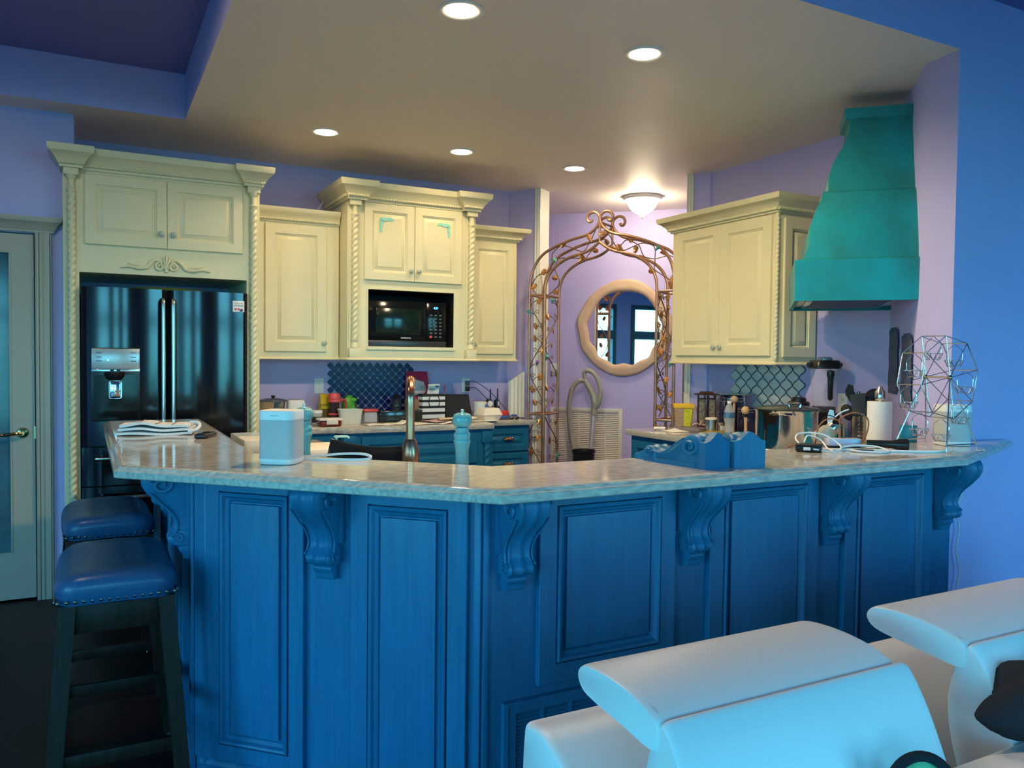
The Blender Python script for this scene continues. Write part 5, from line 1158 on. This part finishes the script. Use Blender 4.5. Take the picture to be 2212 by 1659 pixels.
under(obj('cord', B().tube(spline([(2.692, 2.25, 1.157), (2.69, 2.25, 1.19), (2.74, 2.22, 1.215), (2.79, 2.20, 1.19), (2.80, 2.21, 1.13), (2.785, 2.235, 1.085), (2.74, 2.285, 1.075)], 8), .003, 6), M['cordo']), pb_)
under(obj('cord', B().tube(spline([(2.705, 2.243, 1.157), (2.695, 2.26, 1.18), (2.66, 2.29, 1.185), (2.62, 2.30, 1.15), (2.615, 2.30, 1.10), (2.60, 2.275, 1.074), (2.56, 2.25, 1.08), (2.50, 2.30, 1.085), (2.47, 2.32, 1.074)], 8), .003, 6), M['cordo']), pb_)
under(obj('cord', B().tube(spline([(2.725, 2.25, 1.11), (2.715, 2.275, 1.17), (2.68, 2.30, 1.20), (2.64, 2.31, 1.16), (2.63, 2.32, 1.09), (2.64, 2.33, 1.074)], 8), .0022, 6), M['black']), pb_)['label'] = 'thin black cord'
t = thing('wallet', 'flat black leather case on the bar with a white cable plugged in', 'case', (2.465, 2.205, BT), R(-52)); obj('case', B().box(-.048, .048, -.035, .035, .002, .026, .006), M['black'], t); obj('flap', B().box(-.049, .049, -.036, .036, .024, .029, .002), M['blackmatte'], t); obj('plug', B().box(-.018, .008, -.044, -.034, .008, .020, .002), M['white'], t)
gj = t = thing('glass_jar', 'tilted glass jar between the stock pot and the teal stand', 'jar', (2.68, 2.32, BT+.048), R(-28))
b = B(); b.xf = Matrix.Rotation(R(52), 4, 'Y'); b.lathe([(.002, -.045), (.030, -.045), (.034, -.040), (.034, .02), (.026, .032), (.026, .050), (.002, .050)], n=26); obj('jar', b, mat('jar_glass', (.62, .56, .46), .06, alpha=.55), t); b = B(); b.xf = Matrix.Rotation(R(52), 4, 'Y'); b.lathe([(.0275, .034), (.0285, .036), (.0285, .052), (.002, .054)], n=26); obj('lid', b, M['steel'], t); b = B(); b.tube(spline([(-.055, -.01, -.005+.02), (-.07, -.01, .01), (-.06, -.01, .022), (-.075, -.01, .03)], 5), .003, 6); obj('spring', b, M['steel'], t)
tag(obj('price_tag', B().loft([[(x, y, z) for x, z in ((-.014, 0), (.004, -.004), (.014, .03), (.010, .052), (-.006, .055), (-.014, .03))] for y in (-.001, .001)]), M['white'], loc=(2.735, 2.335, 1.165), rz=R(-28)), 'small white tag standing up out of the glass jar', 'tag')
under(obj('cable', B().tube(spline([(2.70, 2.32, 1.12), (2.725, 2.33, 1.165), (2.77, 2.32, 1.205), (2.80, 2.30, 1.222)], 6), .0028, 6), M['white']), gj)
def cable(lab, pts, r=.004): tag(obj('white_cable', B().tube(spline(pts, 8), r, 8), M['white']), lab, 'cable', 'white cables on the bar')
zc = BT+.0045
cable('thin white cable looping from the black case over the glass jar', [(2.445, 2.165, zc+.01), (2.52, 2.13, zc), (2.60, 2.17, zc+.015), (2.58, 2.24, zc+.055), (2.50, 2.28, zc+.060), (2.44, 2.25, zc+.045), (2.42, 2.215, zc+.030)], .003)
cable('second thin white cable arching just behind the black case', [(2.47, 2.235, zc+.028), (2.53, 2.27, zc+.05), (2.575, 2.25, zc+.035), (2.56, 2.20, zc+.006), (2.54, 2.155, zc)], .003)
cable('thick white cable running along the bar in front of the charging hub', [(2.50, 2.26, zc), (2.58, 2.19, zc), (2.68, 2.13, zc), (2.78, 2.04, zc), (2.90, 1.975, zc), (2.98, 1.98, zc)], .0055)
cable('white cable folded back in a flat loop near the black pad', [(2.60, 2.17, zc+.010), (2.68, 2.165, zc+.014), (2.74, 2.12, zc+.012), (2.74, 2.06, zc), (2.68, 2.05, zc), (2.63, 2.10, zc), (2.62, 2.14, zc+.002)], .004)
tag(obj('teal_tin', B().box(-.035, .035, -.012, .012, 0, .075, .003), M['tealp'], loc=(3.17, 2.29, BT), rz=R(-25)), 'small dark teal tin behind the ferris wheel', 'tin')
tag(obj('hanging_cord', B().tube(spline([(3.425, 2.225, 1.030), (3.43, 2.22, .93), (3.455, 2.22, .85), (3.42, 2.222, .76), (3.44, 2.222, .68), (3.425, 2.222, .58), (3.45, 2.222, .48), (3.43, 2.222, .36), (3.43, 2.222, .004)], 8), .0035, 6), M['white']), 'white cord hanging down the blue wall below the bar end', 'cord')

# sink side of the bar
t = thing('faucet', 'tall copper gooseneck faucet behind the bar', 'faucet', (1.085, 2.905, .94), R(-20.5))
obj('base', B().lathe([(.002, 0), (.032, 0), (.034, .012), (.030, .03), (.034, .07), (.036, .10), (.030, .14), (.021, .165), (.002, .165)], n=26), M['copper'], t)
vd = Vector((-.34, -.94, 0)); obj('spout', B().tube(spline([(0, 0, .16), (0, 0, .24), (0, 0, .33), (0, .03, .372), (0, .085, .390), (0, .14, .372), (0, .165, .33), (0, .168, .26)], 8), .0165, 14), M['copper'], t)
t = thing('soap_dispenser', 'mint green soap pump behind the black leather bag', 'soap dispenser', (.90, 3.28, .94)); obj('bottle', B().lathe([(.002, 0), (.03, 0), (.03, .09), (.022, .10), (.010, .102), (.010, .112), (.002, .112)], n=20), mat('clear_mint', (.62, .78, .70), .2), t)
b = B(); b.lathe([(.011, .108), (.011, .125), (.005, .127), (.005, .140), (.011, .142), (.011, .150), (.002, .151)], n=14); b.tube([(0, 0, .146), (.04, -.018, .147), (.048, -.021, .140)], .005, 8); obj('pump', b, M['soap'], t)
t = thing('black_bag', 'long black leather bag with a curved top edge standing behind the bar by the faucet', 'bag', (.965, 3.02, .94), R(-34))
rings = []
for i in range(21):
    u = i/20; x = -.175+.35*u; h = .135+.022*abs(2*u-1)**1.5-.012*(u > .9)-.020*u; ring = []
    for j in range(16):
        a = 2*PI*j/16; ring.append((x+.014*math.sin(a)*(1 if u in (0, 1) else 0), .034*math.cos(a)*(1-.5*max(0, math.sin(a)))*(.4 if i in (0, 20) else 1), h*.5+h*.5*math.sin(a)))
    rings.append(ring)
obj('body', B().loft(rings), mat('black_leather', (.010, .011, .014), .22, bump=(40, .05)), t); obj('top_seam', B().tube([(r[4][0], r[4][1], r[4][2]) for r in rings], .004, 6), M['black'], t)
tag(obj('faucet_lever', B().tube(spline([(1.175, 2.865, .985), (1.23, 2.84, .990), (1.285, 2.815, .992)], 6), .008, 8).ball((1.29, 2.813, .992), .012).lathe([(.002, .94), (.018, .94), (.016, .97), (.010, .995), (.002, .996)], 1.18, 2.865, 14), M['copper']), 'small copper lever beside the faucet, at the end of the black bag', 'lever')
t = thing('dish_rack', 'clear tray with white plates on the lower worktop, left of the white speaker', 'tray', (.80, 4.30, .94), R(0))
b = B(); b.box(-.14, .14, -.22, .22, 0, .006); b.box(-.14, -.135, -.22, .22, .006, .06); b.box(.135, .14, -.22, .22, .006, .06); b.box(-.14, .14, .215, .22, .006, .06); b.box(-.14, .14, -.22, -.215, .006, .06); obj('tray', b, M['clearplastic'], t); obj('folded_cloth', B().box(-.12, .12, -.19, .19, .007, .045, .012, 3), M['cloth'], t)
tag(obj('cream_board', B().box(-.10, .08, -.16, .16, 0, .032, .006), M['foam'], loc=(1.02, 3.98, .94)), 'cream board lying on the lower worktop beyond the white speaker', 'board')

# ================================================================ STOOLS
def saddle(u, v): return .735+.012*(2*u-1)**2*1.0 - .030*max(0, abs(2*u-1)-.88)/.12*.6 + .012*(1-(2*v-1)**2)
t = thing('bar_stool', 'front dark wood bar stool with a blue leather saddle seat, nearest the camera', 'bar stool', (.065, 2.92, 0), 0, 'blue leather bar stools')
SW, SD = .165, .265
rings = []
for k, (z, e_) in enumerate(((.672, -.012), (.668, .0), (.680, .006), (.705, .010), (.725, .006), (.742, -.010), (.752, -.04), (.756, -.09), (.757, -.145))):
    ring = []
    for i in range(48):
        q = 2*PI*i/48; x = (SW+e_)*math.copysign(abs(math.cos(q))**.35, math.cos(q)); y = (SD+e_)*math.copysign(abs(math.sin(q))**.35, math.sin(q))
        ring.append((x, y, z+(.020*(y/SD)**2 if z > .7 else .010*(y/SD)**2)-.006*(x/SW)**2))
    rings.append(ring)
st = obj('seat', B().loft(rings), M['blueleather'], t, ang=60); b = B()
for i in range(15):
    x = -.158+.316*i/14
    for y in (-SD-.002, SD+.002): b.ball((x, y, .690), .0068, 1, .7, 1, 8, 6)
for i in range(23):
    y = -.25+.5*i/22
    for x in (-SW-.002, SW+.002): b.ball((x, y, .683+.008*(y/SD)**2), .0068, .7, 1, 1, 8, 6)
obj('nailheads', b, M['nail'], st)
LG = {}
for sx in (-1, 1):
    for sy in (-1, 1):
        tx, ty = sx*.135, sy*.225; bx, by = sx*.185, sy*.30; w_ = .024
        o = obj('leg', B().loft([[(bx+dx*w_*.9, by+dy*w_*.9, .006) for dx, dy in ((-1, -1), (1, -1), (1, 1), (-1, 1))], [(tx+dx*w_, ty+dy*w_, .674) for dx, dy in ((-1, -1), (1, -1), (1, 1), (-1, 1))]]), M['darkwood'], t)
        obj('glide', B().lathe([(.001, 0), (.012, 0), (.012, .007), (.001, .007)], bx, by, 12), M['steel'], o)
def lp(sx, sy, z): k = 1-z/.674; return (sx*(.135+.05*k), sy*(.225+.075*k))
b = B()
for sy in (-1, 1): x, y = lp(1, sy, .63); b.box(-x+.02, x-.02, y-.012, y+.012, .585, .670, .002)
for sx in (-1, 1): x, y = lp(sx, 1, .63); b.box(x-.012, x+.012, -y+.02, y-.02, .585, .670, .002)
obj('apron', b, M['darkwood'], t)
for sy, z in ((-1, .20), (1, .20)): x, y = lp(1, sy, z); obj('stretcher', B().box(-x+.01, x-.01, y-.011, y+.011, z, z+.042, .002), M['darkwood'], t)
for sx in (-1, 1): x, y = lp(sx, 1, .29); obj('stretcher', B().box(x-.011, x+.011, -y+.01, y-.01, .29, .332, .002), M['darkwood'], t)
dup(t, (.055, 3.86, 0), R(2), 'rear dark wood bar stool with a blue leather saddle seat, nearer the refrigerator', 'blue leather bar stools')
t = thing('floor_mat', 'brown mat with rounded corners on the dark floor in front of the refrigerator', 'mat', (.36, 4.88, 0)); obj('pad', B().loft([super_ring(1, z, .18, 48, ax, ay) for ax, ay, z in ((.375, .205, .001), (.38, .21, .006), (.365, .195, .013), (.002, .002, .014))]), M['mat_'], t)

# ================================================================ SOFA
t = thing('sofa', 'white leather sofa with raised headrests in the foreground, back to the bar', 'sofa', (1.9, .9, 0))
def pillow(poly, x0, x1, rx=.04, shr=.90, name='cushion', m=None, parent=None, ns=4):
    """closed (y, z) outline swept along x with softly rounded ends; local to the sofa"""
    poly = [Vector((0, p[0], p[1])) for p in poly]; poly = spline(poly, 4, True); c = sum(poly, Vector())/len(poly); rings = []
    st = [(x0+rx*(1-math.cos(PI/2*i/ns)), shr+(1-shr)*math.sin(PI/2*i/ns)) for i in range(ns+1)]
    st += [(x0+(x1-x0)*k, 1) for k in (.25, .5, .75)]+[(x1-rx*(1-math.cos(PI/2*i/ns)), shr+(1-shr)*math.sin(PI/2*i/ns)) for i in range(ns, -1, -1)]
    for x, k in st: rings.append([(x-1.9, c.y+(p.y-c.y)*k-.9, c.z+(p.z-c.z)*k) for p in poly])
    return obj(name, B().loft(rings), m or M['leather'], parent or t, ang=42)
pillow([(1.37, .03), (1.385, .35), (1.375, .66), (1.35, .70), (1.27, .695), (1.13, .62), (1.03, .51), (.97, .40), (.95, .2), (.96, .03)], .755, 3.6, .02, .97, 'back_frame')
HEADR = [(1.236, .835), (1.228, .855), (1.20, .866), (1.13, .870), (1.06, .864), (1.01, .850), (.997, .840), (.994, .826), (.996, .802), (1.003, .793), (1.03, .793), (1.09, .800), (1.16, .806), (1.215, .815)]
BACKR = [(.998, .842), (.975, .835), (.935, .77), (.895, .68), (.865, .60), (.855, .55), (.87, .51), (.93, .50), (1.0, .56), (1.035, .68), (1.03, .77)]
LOWR = [(.868, .565), (.845, .555), (.80, .50), (.77, .45), (.76, .40), (.80, .37), (.90, .38), (.93, .46), (.92, .54)]
def stitch(parent, pts): obj('seam', B().tube(spline(pts, 5), .0022, 5), mat('seam_grey', (.42, .46, .48), .6), parent)
for k in range(3):
    x0 = .790+.785*k; x1 = x0+.57
    h = pillow(HEADR, x0, x1, .022, .95, 'headrest'); q = pillow(BACKR, x0+.004, x1+.02, .022, .95, 'backrest'); pillow(LOWR, x0+.0, x1+.03, .035, .90, 'lumbar_cushion')
    obj('top_seam', B().tube(spline([(x0+.014-1.9, p[0]-.9, p[1]) for p in ((1.232, .83), (1.17, .862), (1.09, .864), (1.02, .852), (1.0, .835))], 5), .0022, 5), mat('seam_grey', (.42, .46, .48), .6), h)  # sewn seam line, greyer than the leather
    obj('side_seam', B().tube(spline([(x0+.016-1.9, p[0]-.9, p[1]) for p in ((.99, .835), (.935, .77), (.895, .68), (.865, .60))], 5), .0022, 5), bpy.data.materials['seam_grey'], q)
    pillow([(.80, .30), (.80, .43), (.70, .455), (.45, .46), (.28, .45), (.22, .40), (.24, .30)], x0-.02, x1+.03, .03, .95, 'seat_cushion')
pillow([(.905, .62), (.90, .675), (.84, .698), (.68, .70), (.54, .69), (.47, .64), (.47, .50), (.88, .50)], 1.345, 1.80, .04, .85, 'console_pad')
pillow([(.96, .05), (.96, .28), (.60, .29), (.24, .28), (.20, .2), (.20, .05)], .77, 3.6, .02, .97, 'base')
# jacket and pouch on the sofa
t = thing('jacket', 'black jacket thrown over the sofa headrest at the right edge of the picture', 'jacket', (1.44, .895, .70))
b = B().ball((.31, .0, .055), .26, 1.05, .26, .24, 40, 24)
for v in b.bm.verts:
    x, y, z = v.co; q = math.sin(x*31+z*17)+.7*math.sin(x*57-z*40+y*30)+.5*math.sin(z*70+x*12)
    v.co.z += .010*q+.05*max(0, x-.1)-.35*max(0, .12-x)*.5; v.co.y += .007*q-.03*max(0, .055-z)
obj('cloth', b, M['jacket'], t, ang=80)
t = thing('green_pouch', 'green pouch with black trim leaning on the sofa at the bottom edge', 'pouch', (1.222, .842, .632), R(-36))
obj('body', B().ball((0, 0, .066), .050, 1.0, .38, 1.30, 22, 14), M['pouch'], t); obj('trim', B().tube([(.052*math.cos(a), -.004, .066+.068*math.sin(a)) for a in [2*PI*i/40 for i in range(40)]], .009, 8, True), M['jacket'], t)
